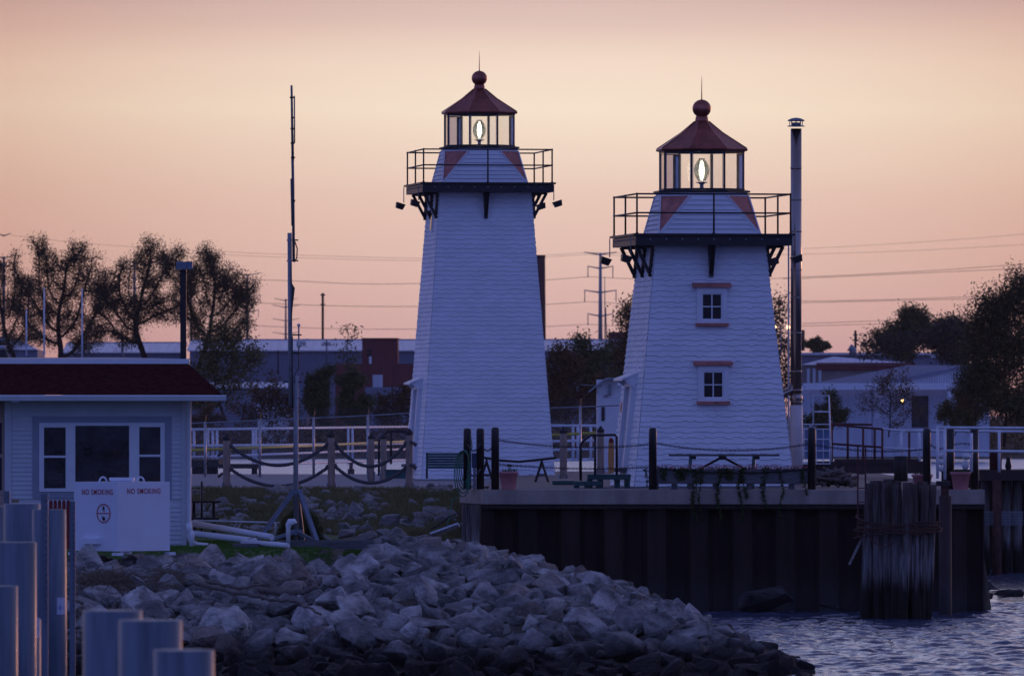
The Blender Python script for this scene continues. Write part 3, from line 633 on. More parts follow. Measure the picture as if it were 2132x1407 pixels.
ivt = [(1387,1000,10,140),(1446,1085,9,420),(1459,1075,5,200),(1497,1085,7,330),(1542,1088,6,300),(1550,1040,8,200),(1592,1060,8,230),(1627,1085,4,170),(1676,1030,7,170),(1415,1000,20,240),(1520,1000,14,200),(1345,1014,6,90)]
for px, yb, wd_, n in ivt:
    for _ in range(n):
        t = rr.random()**1.1; y = 975+(yb-975)*t; ww = wd_*(1-.6*t); pz = P(px+rr.gauss(0, .5)*ww+4*math.sin(y*.06+px), y, 1); 
        x = X(px+rr.gauss(0,.5)*ww+4*math.sin(y*.07+px), DQ-.05); z = Z(y, DQ-.1); leafq(iv, Vector((x, (DPl-.25 if z > 2.6 else DQ-.05)+rr.uniform(-.04,.02), z)), rr.uniform(.014,.030), rr)
    iv.tube([Vector((X(px+4*math.sin((975+(yb-975)*i/10)*.07+px), DQ-.05), (DPl-.24 if Z(975+(yb-975)*i/10, DQ) > 2.6 else DQ-.03), Z(975+(yb-975)*i/10, DQ-.1))) for i in range(11)], .004, 4)
iv.build('ivy', M['ivy'], T, True)

# ------------------------------------------------------------------ picnic table on the quay
Dp = 195.5; T = thing('picnic_table', 'long picnic table with green legs standing in front of the shorter lighthouse', 'table', (X(1508,Dp), Dp, 2.571))
xa, xb = X(1393,Dp), X(1622,Dp); zt = Z(945,Dp)
MB().bb(xa,xb,Dp-.38,Dp+.38,zt-.045,zt).build('table_top', M['greywood'], T, True)
MB().bb(xa+.02,xb-.05,Dp-.85,Dp-.60,zt-.36,zt-.32).build('seat', M['greywood'], T, True); MB().bb(xa+.02,xb-.05,Dp+.60,Dp+.85,zt-.36,zt-.32).build('seat', M['greywood'], T, True)
for p in (1438, 1570):
    xx = X(p,Dp); MB().bar((xx,Dp-.25,zt-.05),(xx-.04,Dp-.75,2.575),.05,.10).bar((xx,Dp+.25,zt-.05),(xx-.04,Dp+.75,2.575),.05,.10).bar((xx,Dp-.85,zt-.39),(xx,Dp+.85,zt-.39),.05,.08).build('leg', M['greenpl'], T, True)
    MB().bb(xx+.02,xx+.11,Dp-.35,Dp+.35,zt-.11,zt-.046).build('cleat', M['darkwood'], T, True)
    MB().bar((xx+(.05 if p < 1500 else -.05),Dp,zt-.40),(X(1504,Dp),Dp,zt-.06),.03,.05).build('brace', M['rust'], T, True)
MB().bb(X(1497,Dp),X(1512,Dp),Dp-.35,Dp+.35,zt-.12,zt-.046).build('cleat', M['darkwood'], T, True)

# ------------------------------------------------------------------ flue by the shorter lighthouse
Df = 203.0; xf_ = X(1657.5, Df); T = thing('flue_pipe', 'tall stainless flue pipe with conical rain cap right of the shorter lighthouse', 'flue', (xf_, Df, 2.56))
zb, zm, ztp = 2.56, Z(845,Df), Z(268,Df); r_ = .122
MB().lathe([(.145,zb),(.142,zm),(.13,zm+.02)], (xf_,Df,0), 32).build('lower_pipe', M['fluelow'], T, True)
MB().lathe([(r_,zm),(r_,ztp)], (xf_,Df,0), 32).build('upper_pipe', M['flue'], T, True)
for y_ in (350, 416, 482, 562, 620, 693, 773, 812, 836): MB().lathe([(r_+.001,Z(y_,Df)-.018),(r_+.009,Z(y_,Df)-.012),(r_+.009,Z(y_,Df)+.012),(r_+.001,Z(y_,Df)+.018)], (xf_,Df,0), 32).build('clamp_band', M['flue'], T, True)
cp = MB(); zc_ = Z(262,Df); cp.lathe([(.19,zc_-.02),(.19,zc_),(.12,zc_)], (xf_,Df,0), 28); 
for k in range(8): cp.bar((xf_+.14*math.cos(k*.785),Df+.14*math.sin(k*.785),zc_),(xf_+.14*math.cos(k*.785),Df+.14*math.sin(k*.785),zc_+.11),.018)
cp.lathe([(.10,zc_+.005),(.10,zc_+.07)], (xf_,Df,0), 20); cp.lathe([(.19,zc_+.10),(.185,zc_+.125),(.10,zc_+.165),(0,zc_+.18)], (xf_,Df,0), 28); cp.build('rain_cap', M['galvdull'], T, True)
MB().bar((xf_-.17,Df-.06,2.6),(xf_-.17,Df-.06,Z(510,Df)),.035,.03).build('support_rail', M['galv'], T, True)
el = MB().tube([(xf_-.75,Df-.05,Z(822,Df)),(xf_-.35,Df-.05,Z(822,Df)),(xf_-.15,Df,Z(815,Df)),(xf_-.02,Df,Z(800,Df))], [.085,.085,.10,.10], 14).lathe([(.10,0),(.14,.05),(.14,.14),(.12,.2)], (xf_,Df,Z(838,Df)), 20)
el.build('elbow', M['flue'], T, True)

# ------------------------------------------------------------------ steps, handrail, orange board, sawhorses near the quay
Ds = 196.0
T = thing('plastic_steps', 'low green recycled plastic steps left of the shorter lighthouse', 'steps', (X(1262,Ds), Ds, 2.571))
MB().bb(X(1223,Ds),X(1313,Ds),Ds-.1,Ds+.8,Z(998,Ds),Z(987,Ds)).build('upper_tread', M['greenpl'], T, True)
MB().bb(X(1196,Ds),X(1252,Ds),Ds-.7,Ds-.11,Z(1010,Ds),Z(1001,Ds)).build('lower_tread', M['greenpl'], T, True)
s = MB()
for p in (1228,1250,1285,1306): s.bb(X(p,Ds)-.06,X(p,Ds)+.06,Ds,Ds+.7,2.572,Z(998,Ds))
for p in (1200,1222,1246): s.bb(X(p,Ds)-.06,X(p,Ds)+.06,Ds-.65,Ds-.2,2.572,Z(1010,Ds))
s.build('risers', M['greenpl'], T, True)
T2 = solo(MB().bb(X(1150,205),X(1205,205),204.5,206,2.572,Z(1000,205)), 'platform', M['greenpl'], 'low green plastic platform behind the sawhorse', 'platform', (X(1178,205),205,2.571))
hr = MB().tube([P(1209,1000,Ds-.6),P(1209,925,Ds-.6),P(1216,916,Ds-.6),P(1230,906,Ds-.5),P(1280,905,Ds-.1),P(1284,909,Ds-.1),P(1284,988,Ds-.1)], .028, 8).tube([P(1239,906,Ds-.4),P(1239,990,Ds-.4)], .026, 8)
solo(hr, 'handrail', M['black'], 'bent black pipe handrail over the green plastic steps', 'handrail', P(1239,1000,Ds))
T = thing('channel_board', 'upright orange board with dark red top behind the green steps', 'board', P(1272,985,199))
MB().add([P(1267,985,199),P(1278,985,199),P(1279,955,199),P(1278,920,199),P(1267,920,199),P(1266,955,199)]+[P(a,b,199)+Vector((0,.05,0)) for a,b in ((1267,985),(1278,985),(1279,955),(1278,920),(1267,920),(1266,955))], [(0,1,2,3,4,5),(11,10,9,8,7,6)]+[(i,i+6,(i+1)%6+6,(i+1)%6) for i in range(6)]).build('board', M['orange'], T, True)
MB().lathe([(.058,0),(.05,.05),(.03,.085),(0,.095)], P(1272.5,920,199.02), 14).build('top_cap', M['redfence'], T, True)
Dw = 214.0
def sawhorse(px, lab):
    T = thing('sawhorse', lab, 'sawhorse', P(px,1008,Dw), 0, 'sawhorses carrying the long pipe'); h_ = .58
    for sx in (-1,1):
        for sy in (-1,1): MB().bar((0,sy*.28,h_-.05),(sx*.17,sy*.38,.0),.05,.035).build('leg', M['darkwood'], T)
    MB().box((0,0,h_-.03),(.05,.7,.09)).build('beam', M['darkwood'], T); MB().bar((-.1,.33,.22),(.1,.33,.22),.03,.06).bar((-.1,-.33,.22),(.1,-.33,.22),.03,.06).build('brace', M['greywood'], T)
sawhorse(1128, 'dark wooden sawhorse under the right end of the long bent board'); sawhorse(1013, 'dark wooden sawhorse behind the left bollards under the long bent board')
bp = [P(1006,952,Dw-.1),P(1040,958,Dw-.1),P(1080,961,Dw-.1),P(1120,957,Dw-.1),P(1158,953,Dw-.1)]
mb = MB()
for a, b in zip(bp, bp[1:]): mb.bar(a, b, .22, .055)
solo(mb, 'long_board', M['darkwood'], 'long dark sagging board laid across two sawhorses', 'board', bp[2])

# ------------------------------------------------------------------ green bench
Db = 233.0; T = thing('bench', 'dark green slatted bench low on the taller lighthouse', 'bench', P(926,996,Db))
xa, xb = X(887,Db)-T.location.x, X(968,Db)-T.location.x
b = MB()
for i in range(6): b.box(((xa+xb)/2,.30+.012*i,.29+.066*i),(xb-xa,.02,.058))
b.build('backrest', M['greenpl'], T)
b = MB()
for i in range(4): b.box(((xa+xb)/2,-.15+.11*i,.27),(xb-xa,.09,.025))
b.build('seat', M['greenpl'], T)
for x in (xa+.02, xb-.02): MB().bar((x,.30,.0),(x,.37,.66),.05,.05).bar((x,-.18,0),(x,-.18,.26),.05,.05).bar((x,-.18,.255),(x,.30,.255),.04,.02).build('leg', M['black'], T)

# ------------------------------------------------------------------ rope fence with capped posts
def cappost(px, top, base_y, D, wpx, lab, grp='capped wooden posts of the rope fence'):
    r_ = wpx/2*D/FPX; b0 = P(px, base_y, D); h_ = (base_y-top)*D/FPX; ch = r_*1.9
    T = thing('wooden_post', lab, 'post', b0, 0, grp)
    rr = random.Random(px)
    MB().lathe([(r_*.98,-.15),(r_,0),(r_*.97,h_*.4),(r_,h_*.7),(r_*.95,h_-ch*.9)], (0,0,0), 14).build('post', M['wood'], T)
    MB().lathe([(r_*1.14,h_-ch),(r_*1.14,h_-ch*.62),(r_*.1,h_),(0,h_)], (0,0,0), 8, False, R(22.5)).build('post_cap', M['black'], T)
    if grp.startswith('capped'):
        MB().box((-r_*1.1,-r_*.4,.05),(.03,.06,.2)).box((r_*1.1,-r_*.4,.05),(.03,.06,.2)).build('base_strap', M['galvdull'], T)
    return T
DR = 211.0
cappost(472, 901, 1018, DR, 16, 'wooden post with black pyramid cap nearest the house')
cappost(690, 895, 1019, DR, 16, 'middle wooden post of the rope fence with black pyramid cap')
cappost(852, 891, 1018, DR, 15, 'wooden rope fence post with black cap in front of the taller lighthouse')
cappost(773, 901, 994, 232, 13, 'left one of two paired capped posts behind the rope fence'); cappost(798.5, 901, 995, 231, 13, 'right one of two paired capped posts behind the rope fence')
cappost(1173, 887, 1000, 226, 15.5, 'capped wooden post just right of the taller lighthouse', 'capped wooden posts between the lighthouses'); cappost(1250.5, 886, 988, 230, 14.5, 'capped wooden post behind the black handrail', 'capped wooden posts between the lighthouses')
def rope(a, b, sag, lab, r_=.043):
    pts = cat(a, b, sag, 60); mb = MB(); L_ = 0
    for s3 in range(3):
        q = []
        for i, p in enumerate(pts):
            d = (pts[min(i+1,60)]-pts[max(i-1,0)]).normalized(); n1 = Vector((0,1,0)); n2 = d.cross(n1); al = i*.95+s3*2.094
            q.append(p+(n1*math.cos(al)+n2*math.sin(al))*r_*.48)
        mb.tube(q, r_*.56, 6)
    for e in (0, 60): mb.sphere(pts[e], r_*1.5, 8, 6)
    solo(mb, 'mooring_rope', M['rope'], lab, 'rope', a, 'thick ropes of the rope fence')
rope(P(480,928,DR), P(683,924,DR), .47, 'upper sagging rope between the first two capped posts'); rope(P(480,976,DR), P(683,972,DR), .42, 'lower sagging rope between the first two capped posts')
rope(P(697,922,DR), P(846,922,DR), .54, 'upper sagging rope between the middle post and lighthouse post'); rope(P(697,970,DR), P(846,972,DR), .38, 'lower sagging rope between the middle post and lighthouse post')
for y_, l in ((918,'upper frayed rope end poking out of the lighthouse side post'),(966,'lower frayed rope end poking out of the lighthouse side post')):
    solo(MB().tube([P(853,y_,DR-.1),P(860,y_+4,DR-.1),P(867,y_+9,DR-.1)],[.03,.035,.045],8), 'rope_end', M['rope'], l, 'rope', P(853,y_,DR), 'rope ends')
for y_, l in ((940,'upper rope end hanging left of the first capped post'),(984,'lower rope end hanging left of the first capped post')):
    solo(MB().tube([P(470,y_,DR+.1),P(462,y_+2,DR+.2),P(455,y_+8,DR+.3)],[.03,.03,.035],8), 'rope_end', M['rope'], l, 'rope', P(470,y_,DR), 'rope ends')

# ------------------------------------------------------------------ chain link fence, pipe railing, yellow pipe, pier behind
DC = 250.0
def cfence(pts, lab, posts):
    T = thing('chain_link_fence', lab, 'fence', P(pts[0][0], pts[0][2], DC))
    rail = MB().tube([P(a, b, DC) for a, b, c in pts], .021, 6); rail.build('top_rail', M['galvdull'], T, True)
    for p in posts:
        a = np.interp(p, [q[0] for q in pts], [q[1] for q in pts]); c = np.interp(p, [q[0] for q in pts], [q[2] for q in pts])
        po = MB().tube([P(p, c, DC), P(p, a-2, DC)], .036, 8).build('post', M['galv'], T, True)
        MB().bar(P(p, a-2, DC), P(p+2, a-17, DC)+Vector((0,.1,0)), .02, .02).build('barb_arm', M['black'], po, False)
        ALL[-1].data.transform(Matrix.Translation(-Vector(T.location)))
    mesh = MB(); xa = X(pts[0][0],DC); xb = X(pts[-1][0],DC); st = .085
    def tb(x):
        px = x*FPX/DC+1066; return Z(np.interp(px,[q[0] for q in pts],[q[1] for q in pts]),DC), Z(np.interp(px,[q[0] for q in pts],[q[2] for q in pts]),DC)
    x = xa-2.0
    while x < xb+2.0:
        for sg in (1, -1):
            # wire from bottom going up at 55 degrees
            zt0, zb0 = tb(min(max(x, xa), xb)); dx = (zt0-zb0)/1.35*sg; p0 = [x, zb0]; p1 = [x+dx, zt0]
            def clip(pa, pb):
                t0, t1 = 0., 1.; d = pb[0]-pa[0]
                for lim, s in ((xa, 1), (xb, -1)):
                    ca, cb = (pa[0]-lim)*s, (pb[0]-lim)*s
                    if ca < 0 and cb < 0: return None
                    if ca < 0: t0 = max(t0, -ca/(cb-ca))
                    if cb < 0: t1 = min(t1, ca/(ca-cb))
                return (t0, t1) if t1 > t0 else None
            c_ = clip(p0, p1)
            if c_:
                a_ = [p0[i]+(p1[i]-p0[i])*c_[0] for i in (0,1)]; b_ = [p0[i]+(p1[i]-p0[i])*c_[1] for i in (0,1)]
                if b_[1]-a_[1] > .02:
                    ztB = tb(b_[0])[0]; b_[1] = min(b_[1], ztB); mesh.bar((a_[0],DC+.03,a_[1]),(b_[0],DC+.03,b_[1]),.0045)
        x += st
    mesh.build('wire_mesh', M['galvdull'], T, True)
    wr = MB()
    for k in (6, 11, 16): wr.tube([P(a+k*.1, b-k, DC)+Vector((0,.1,0)) for a, b, c in pts], .004, 4)
    wr.build('barbed_wire', M['greypole'], T, True)
cfence([(398,881,1010),(541,875,1002),(653,870,996),(766,865,992),(862,859,990)], 'chain link fence with barbed wire left of the taller lighthouse', (427,541,653,766,860))
cfence([(1130,850,1000),(1208,847,1000),(1300,843,1000)], 'chain link fence between the two lighthouses', (1208,))
# railing on the pier behind the fence: runs away to the right
def prail(name, lab, segs, posts, pr=.045):
    T = thing('pipe_railing', lab, 'railing', P(*segs[0][0])); mb = MB()
    for s_ in segs: MB().tube([P(*q) for q in s_], pr, 8).build('rail', M['galvwhite'], T, True)
    for p, ya, yb, D in posts: MB().tube([P(p,ya,D),P(p,yb,D)], pr, 8).build('post', M['galvwhite'], T, True)
prail('', 'weathered white pipe railing on the pier left of the taller lighthouse', [[(395,894,300),(860,888,400)],[(395,928,300),(860,923,400)],[(395,952,300),(860,934,400)],[(395,971,300),(860,957,400)]], [(404,894,958,302),(433,894,962,306),(443,893,962,310),(452,893,962,312),(527,892,964,325),(533,892,964,327),(725,890,966,370),(734,890,966,372)])
prail('', 'weathered white pipe railing between the two lighthouses', [[(1140,886,300),(1300,886,300)],[(1140,919,300),(1290,915,300)],[(1140,937,300),(1290,932,300)],[(1140,958,300),(1290,955,300)]], [(1193,888,960,300),(1203,888,960,300),(1230,888,958,300)])
solo(MB().tube([P(395,937,296),P(640,928,330),P(862,918,395)], .05, 8), 'gas_pipe', M['yellow'], 'yellow gas pipe running behind the chain link fence on the left', 'pipe', P(395,937,296), 'yellow pipes')
solo(MB().tube([P(1140,906,290),P(1296,898,290)], .045, 8), 'gas_pipe', M['yellow'], 'yellow gas pipe running between the two lighthouses', 'pipe', P(1140,905,290), 'yellow pipes')
solo(MB().tube([P(1262,893,292),P(1296,893,292)], .04, 8), 'gas_pipe', M['yellow'], 'short upper yellow pipe stub beside the white shed', 'pipe', P(1262,893,292), 'yellow pipes')
T = thing('old_pier', 'dark old timber pier stub in the water behind the fence', 'pier', P(440,1000,300))
MB().add([],[]).bb(X(380,300),X(455,300),300,306,Z(972,300),Z(957,300)).bb(X(455,300),X(538,300),300,303,Z(975,300),Z(966,300)).build('deck', M['darkwood'], T, True)
for p, w_ in ((412,30),(440,24),(528,12)): MB().lathe([(w_/2*300/FPX,-1),(w_/2*300/FPX,Z(970,300))], (X(p,300),301,0), 14).build('pile', M['rust'], T, True)
solo(MB().lathe([(.13,-1),(.13,Z(976,350)),(.07,Z(976,350)),(.07,Z(963,350))], (X(731,350),350,0), 12), 'mooring_pile', M['rust'], 'short rusty pile standing in the water behind the fence', 'pile', (X(731,350),350,0))
T = thing('dock_box', 'low dark green box on the deck behind the paired capped posts', 'box', P(830,996,228))
MB().bb(-.32,.32,-.2,.2,0,.2).build('body', M['greenpl'], T); MB().bb(-.36,.36,-.22,.22,.2,.23).build('lid', M['greenpl'], T)
solo(MB().tube([P(789,990,236),P(789,917,236),P(806,898,236),P(858,898,236)], .03, 8).tube([P(814,898,236),P(814,966,236)], .03, 8), 'handrail', M['black'], 'bent black pipe handrail behind the paired capped posts', 'handrail', P(814,990,236))
# small shed between the towers
Dh = 262.0; T = thing('shed', 'small white ribbed shed with sloping roof and a dome camera between the lighthouses', 'shed', P(1282,985,Dh))
xa, xb = X(1243,Dh), X(1325,Dh); zb, zt = 2.4, Z(790,Dh)
w_ = MB().bb(xa,xb,Dh,Dh+1.8,zb,zt)
for i in range(13): w_.bb(xa+.07+i*.085,xa+.085+i*.085,Dh-.015,Dh,zb,zt-.005)
w_.build('wall', M['trim'], T, True)
MB().add([P(1225,814,Dh-.3),P(1262,786,Dh-.3),P(1330,787,Dh-.3),P(1225,814,Dh+2.1),P(1262,786,Dh+2.1),P(1330,787,Dh+2.1),P(1225,818,Dh-.3),P(1262,790,Dh-.3),P(1330,791,Dh-.3),P(1225,818,Dh+2.1),P(1262,790,Dh+2.1),P(1330,791,Dh+2.1)], [(0,1,4,3),(1,2,5,4),(6,9,10,7),(7,10,11,8),(0,6,7,1),(1,7,8,2),(3,4,10,9),(4,5,11,10),(0,3,9,6),(2,8,11,5)]).build('roof', M['galvdull'], T, True)
MB().bb(X(1252,Dh),X(1259,Dh),Dh-.03,Dh-.017,Z(876,Dh),Z(847,Dh)).build('window', M['dark'], T, True)
c_ = P(1290,801,Dh-.25); MB().sphere(c_, .085, 14, 10).bar(c_+Vector((0,.03,.09)), c_+Vector((-.05,.27,.1)), .05).build('dome_camera', M['camera_white'], T, True)
MB().bb(X(1266,Dh),X(1273,Dh),Dh-.1,Dh-.017,Z(822,Dh),Z(800,Dh)).bb(X(1257,Dh),X(1266,Dh),Dh-.08,Dh-.017,Z(826,Dh),Z(822,Dh)).build('junction_box', M['galvdull'], T, True)
MB().tube([P(1209,801,Dh-.2),P(1252,803,Dh-.2)], .012, 6).build('antenna_rod', M['galvdull'], T, True)

# ------------------------------------------------------------------ house
DH = 165.0; T = thing('marina_house', 'low white sided house with dark red mansard roof at the left edge', 'house', P(200,1140,DH))
hx0, hx1 = X(-330,DH), X(388,DH); hz0, hz1 = Z(1141,DH), Z(828,DH)
wx0 = X(40,DH)
wall = MB(); wall.bb(wx0,hx1,DH+.02,DH+7,hz0,hz1)
nb = int((hz1-hz0)/.082)
def lap(mb, xa, xb, y, za, zb):
    n = int((zb-za)/.082)
    for i in range(n): 
        z_ = za+i*.082; mb.add([(xa,y-.020,z_),(xb,y-.020,z_),(xb,y-.002,z_+.084),(xa,y-.002,z_+.084),(xa,y,z_),(xb,y,z_)], [(0,1,2,3),(4,5,1,0)])
wl_ = Z(1038,DH); 
lap(wall, X(24,DH), X(378,DH), DH+.019, hz0, Z(1038,DH)); lap(wall, X(24,DH), X(68,DH), DH+.019, Z(1038,DH), Z(866,DH)); lap(wall, X(357,DH), X(378,DH), DH+.019, Z(1038,DH), Z(866,DH))
lap(wall, X(24,DH), X(378,DH), DH+.019, Z(866,DH), hz1-.02)
wall.bb(X(378,DH),X(389,DH),DH-.02,DH+.1,hz0,hz1).bb(X(10,DH),X(24,DH),DH-.02,DH+.3,hz0,hz1)
wall.build('wall', M['siding'], T, True)
rw = MB(); rw.bb(hx0,X(10,DH),DH+.3,DH+7,hz0,hz1); lap(rw, hx0, X(10,DH), DH+.29, hz0, hz1-.02); rw.build('porch_wall', M['porch'] if 'porch' in M else M.setdefault('porch', mat('lamplight_tint_siding', (.62,.42,.36), .5, var=.05)), T, True)  # pinkish base colour stands in for warm lamplight on porch wall and window frame
# roof
ev = Z(822,DH); rt = Z(757,DH); ex0, ex1 = hx0-.5, X(462,DH); tx1 = X(392,DH); ey, ty = DH-.55, DH+.35
rfm = MB(); nr = 6
for i in range(nr):
    a, b = i/nr, (i+1)/nr
    q = lambda t, o=0: ((ex1+(tx1-ex1)*t)+o*.6, ey+(ty-ey)*t-o, ev+(rt-ev)*t)
    A = q(a, .014); B = q(b, .0)
    rfm.add([(ex0,A[1],A[2]),(A[0],A[1],A[2]),(B[0],B[1],B[2]+.006),(ex0,B[1],B[2]+.006),(A[0],DH+7.5,A[2]),(B[0],DH+6.6,B[2]+.006)], [(0,1,2,3),(1,4,5,2)])
rfm.add([(ex0,ey,ev-.012),(ex1,ey,ev-.012),(ex1,DH+7.5,ev-.012),(ex0,DH+7.5,ev-.012)], [(3,2,1,0)])
rf = rfm.build('mansard_roof', M['roofred'], T, True)
MB().add([(ex0,ty-.03,rt),(tx1+.02,ty-.03,rt),(tx1+.02,ty-.03,rt+.09),(ex0,ty-.03,rt+.09),(tx1+.02,DH+6.6,rt),(tx1+.02,DH+6.6,rt+.09)], [(0,1,2,3),(1,4,5,2)]).build('roof_edge', M['trim'], rf, False); ALL[-1].data.transform(Matrix.Translation(-Vector(T.location)))
MB().add([(ex0,ty-.02,rt+.088),(tx1,ty-.02,rt+.088),(tx1-1.2,DH+3.2,rt+.13),(ex0,DH+3.2,rt+.13),(tx1,DH+6.6,rt+.088),(ex0,DH+6.6,rt+.088)], [(0,1,2,3),(3,2,4,5),(1,4,2)]).build('roof_top', M['membrane'], T, True)
# gutter
g_ = MB(); pf = [(-.0,.0),(-.0,.10),(-.14,.10),(-.155,.085),(-.12,.0)]
gx1 = X(470,DH); vs = [(x, ey+a, ev-.105+b) for x in (ex0, gx1) for a, b in pf]; g_.add(vs, [(i, (i+1) % 5, (i+1) % 5+5, i+5) for i in range(5)]+[(4,3,2,1,0),(5,6,7,8,9)]); g_.build('gutter', M['trim'], T, True)
MB().bb(ex0,X(388,DH)+.5,ey+.003,DH+.018,ev-.11,ev-.09).build('soffit', M['trim'], T, True)
ds = MB(); xd = X(393,DH); ds.tube([(xd,ey+.1,ev-.09),(xd,ey+.25,ev-.16),(xd,DH-.07,ev-.35),(xd,DH-.07,hz0+.25),(xd+.02,DH-.07,hz0+.14),(xd+.15,DH-.07,hz0+.07),(xd+.35,DH-.07,hz0+.05)], .045, 8); ds.build('downspout', M['trim'], T, True)
rv = MB().lathe([(.13,0),(.11,.04),(.075,.12),(.06,.12)], P(11,744,DH+1), 14); v_ = rv.build('roof_vent', M['black'], T, True)
MB().lathe([(.06,0),(.06,.05),(.065,.055),(.06,.09),(0,.10)], P(11,730,DH+1), 14).build('vent_cap', M['galv'], T, True)
T.location = T.location
# triple window
W_ = thing_part('window', T); W_.location = (0,0,0)
def hb(mb, a, b, c, d, y0, y1): return mb.bb(X(a,DH), X(b,DH), DH+y0, DH+y1, Z(d,DH), Z(c,DH))
t_ = MB(); 
for a in ((68,357,866,880),(68,82,880,1023),(343,357,880,1023),(68,357,1023,1037)): hb(t_, *a, -.01, .019)
t_.build('outer_trim', M['greytrim'], W_); ALL[-1].data.transform(Matrix.Translation(-Vector(T.location)))
f_ = MB()
for a in ((82,343,880,886),(82,343,1016,1023),(82,92,886,1016),(137,157,886,1016),(269,290,886,1016),(334,343,886,1016),(92,137,886,889.5),(290,334,886,888.5)): hb(f_, *a, -.03, .019)
for a in ((92,137,948,952.5),(290,334,946,950.5)): hb(f_, *a, -.02, .015)
f_.build('frame', M['trim'], W_); ALL[-1].data.transform(Matrix.Translation(-Vector(T.location)))
for a in ((92,137,889.5,948),(92,137,952.5,1016),(157,269,886,1016),(290,334,888.5,946),(290,334,950.5,1016)):
    hb(MB(), *a, .004, .010).build('pane', M['dark'], W_); ALL[-1].data.transform(Matrix.Translation(-Vector(T.location)))
W2_ = thing_part('window', T)
t_ = MB(); hb(t_, -60, 8, 868, 1030, .255, .288); t_.build('frame', M['porch'], W2_); ALL[-1].data.transform(Matrix.Translation(-Vector(T.location)))
hb(MB(), -50, 4, 880, 945, .245, .256).build('pane', M['dark'], W2_); ALL[-1].data.transform(Matrix.Translation(-Vector(T.location)))
hb(MB(), -50, 4, 952, 1020, .245, .256).build('pane', M['dark'], W2_); ALL[-1].data.transform(Matrix.Translation(-Vector(T.location)))
piv = Vector((X(389,DH), DH, 0)); HR = R(2.6); v0 = Vector(T.location)-piv; v0.rotate(Matrix.Rotation(HR, 3, 'Z')); T.location = piv+v0; T.rotation_euler = (0, 0, HR)
# red picket fence
T = thing('picket_fence', 'short dark red picket fence in front of the house window', 'fence', P(124,1140,162)); 
for i, p in enumerate((106,115,124,133,142)):
    x = X(p,162); zt = Z(1040,162); mb = MB().prism([(x-.032,1.75),(x+.032,1.75),(x+.032,zt-.05),(x+.02,zt-.015),(x,zt),(x-.02,zt-.015),(x-.032,zt-.05)], 162, 162.02); mb.build('picket', M['redfence'], T, True)
MB().bb(X(100,162),X(148,162),162.021,162.05,2.4,2.47).bb(X(100,162),X(148,162),162.021,162.05,1.95,2.02).build('rail', M['redfence'], T, True)

# ------------------------------------------------------------------ white tank enclosure with lettering
DT = 155.0; s_ = DT/FPX; T = thing('tank_enclosure', 'white steel fuel tank box lettered in red in front of the house', 'tank', (X(245,DT), DT, Z(1152,DT)))
hgt = (1152-1008)*s_
nrm = R(42); Lf, Rf = 95*s_/math.cos(R(42)), 105*s_/math.cos(R(42))
dl = Vector((-math.cos(R(42)), math.sin(R(42)), 0)); dr_ = Vector((math.cos(R(42)), math.sin(R(42)), 0))
c0 = Vector((0,0,.04)); pts = [c0, c0+dr_*Rf, c0+dr_*Rf+dl*Lf, c0+dl*Lf]
b = MB(); b.add([p for p in pts]+[p+Vector((0,0,hgt)) for p in pts], [(3,2,1,0),(4,5,6,7),(0,1,5,4),(1,2,6,5),(2,3,7,6),(3,0,4,7)]); b.build('shell', M['tank'], T)
e_ = MB()
for p in pts: e_.box(p+Vector((0,0,-.05)), (.14,.14,.05), R(42))
e_.build('feet', M['tank'], T)
cm = (pts[0]+pts[2])/2+Vector((0,0,hgt)); MB().box(cm+Vector((0,0,.045)), (.42,.42,.05), R(0)).box(cm+Vector((0,0,.015)), (.36,.36,.03), 0).build('lid', M['tank'], T)
for sg in (-.32, .32): MB().tube([cm+Vector((sg+.06*math.cos(a), -.05, .08*math.sin(a))) for a in [i*math.pi/10 for i in range(11)]], .014, 6).build('lifting_eye', M['tank'], T)
def face_pt(dirv, u, v, off): n_ = Vector((dirv.y, -abs(dirv.x), 0)); n_ = Vector((-dr_.y*1, -dr_.x, 0)) if dirv == dl else Vector((dr_.y, -dr_.x, 0)); return n_
nl = Vector((-math.sin(R(42)), -math.cos(R(42)), 0)); nr_ = Vector((math.sin(R(42)), -math.cos(R(42)), 0))
def text(txt, size, origin, xdir, normal, parent, name, m, sx=1.0, bold=0.0):
    cu = bpy.data.curves.new(name, 'FONT'); cu.body = txt; cu.size = size; cu.align_x = 'CENTER'; cu.space_character = 1.2; cu.space_word = 1.1; cu.extrude = .001; cu.offset = bold
    ob = bpy.data.objects.new(name, cu); COL.objects.link(ob); dg = bpy.context.evaluated_depsgraph_get(); dg.update()
    me = bpy.data.meshes.new_from_object(ob.evaluated_get(dg)); COL.objects.unlink(ob); bpy.data.objects.remove(ob)
    z = Vector((0,0,1)); mm = Matrix((( xdir.x*sx, z.x, normal.x, origin.x), (xdir.y*sx, z.y, normal.y, origin.y), (xdir.z*sx, z.z, normal.z, origin.z), (0,0,0,1)))
    me.transform(mm); me.materials.clear(); me.materials.append(m); me.name = name
    o = bpy.data.objects.new(name, me); COL.objects.link(o); ALL.append(o); o.parent = parent; return o
text('NO SMOKING', .128, pts[0]+dl*Lf*.46+Vector((0,0,hgt-.215))+nl*.004, -dl, nl, T, 'lettering', M['redink'], .80, .0016)
text('NO SMOKING', .128, pts[0]+dr_*Rf*.50+Vector((0,0,hgt-.20))+nr_*.004, dr_, nr_, T, 'lettering', M['redink'], .80, .0016)
oc_ = pts[0]+dl*Lf*.32+Vector((0,0,hgt*.545))+nl*.005; ux = -dl; uz = Vector((0,0,1))
sg_ = MB(); n = 40; ro, ri = .165, .145
vs = []; 
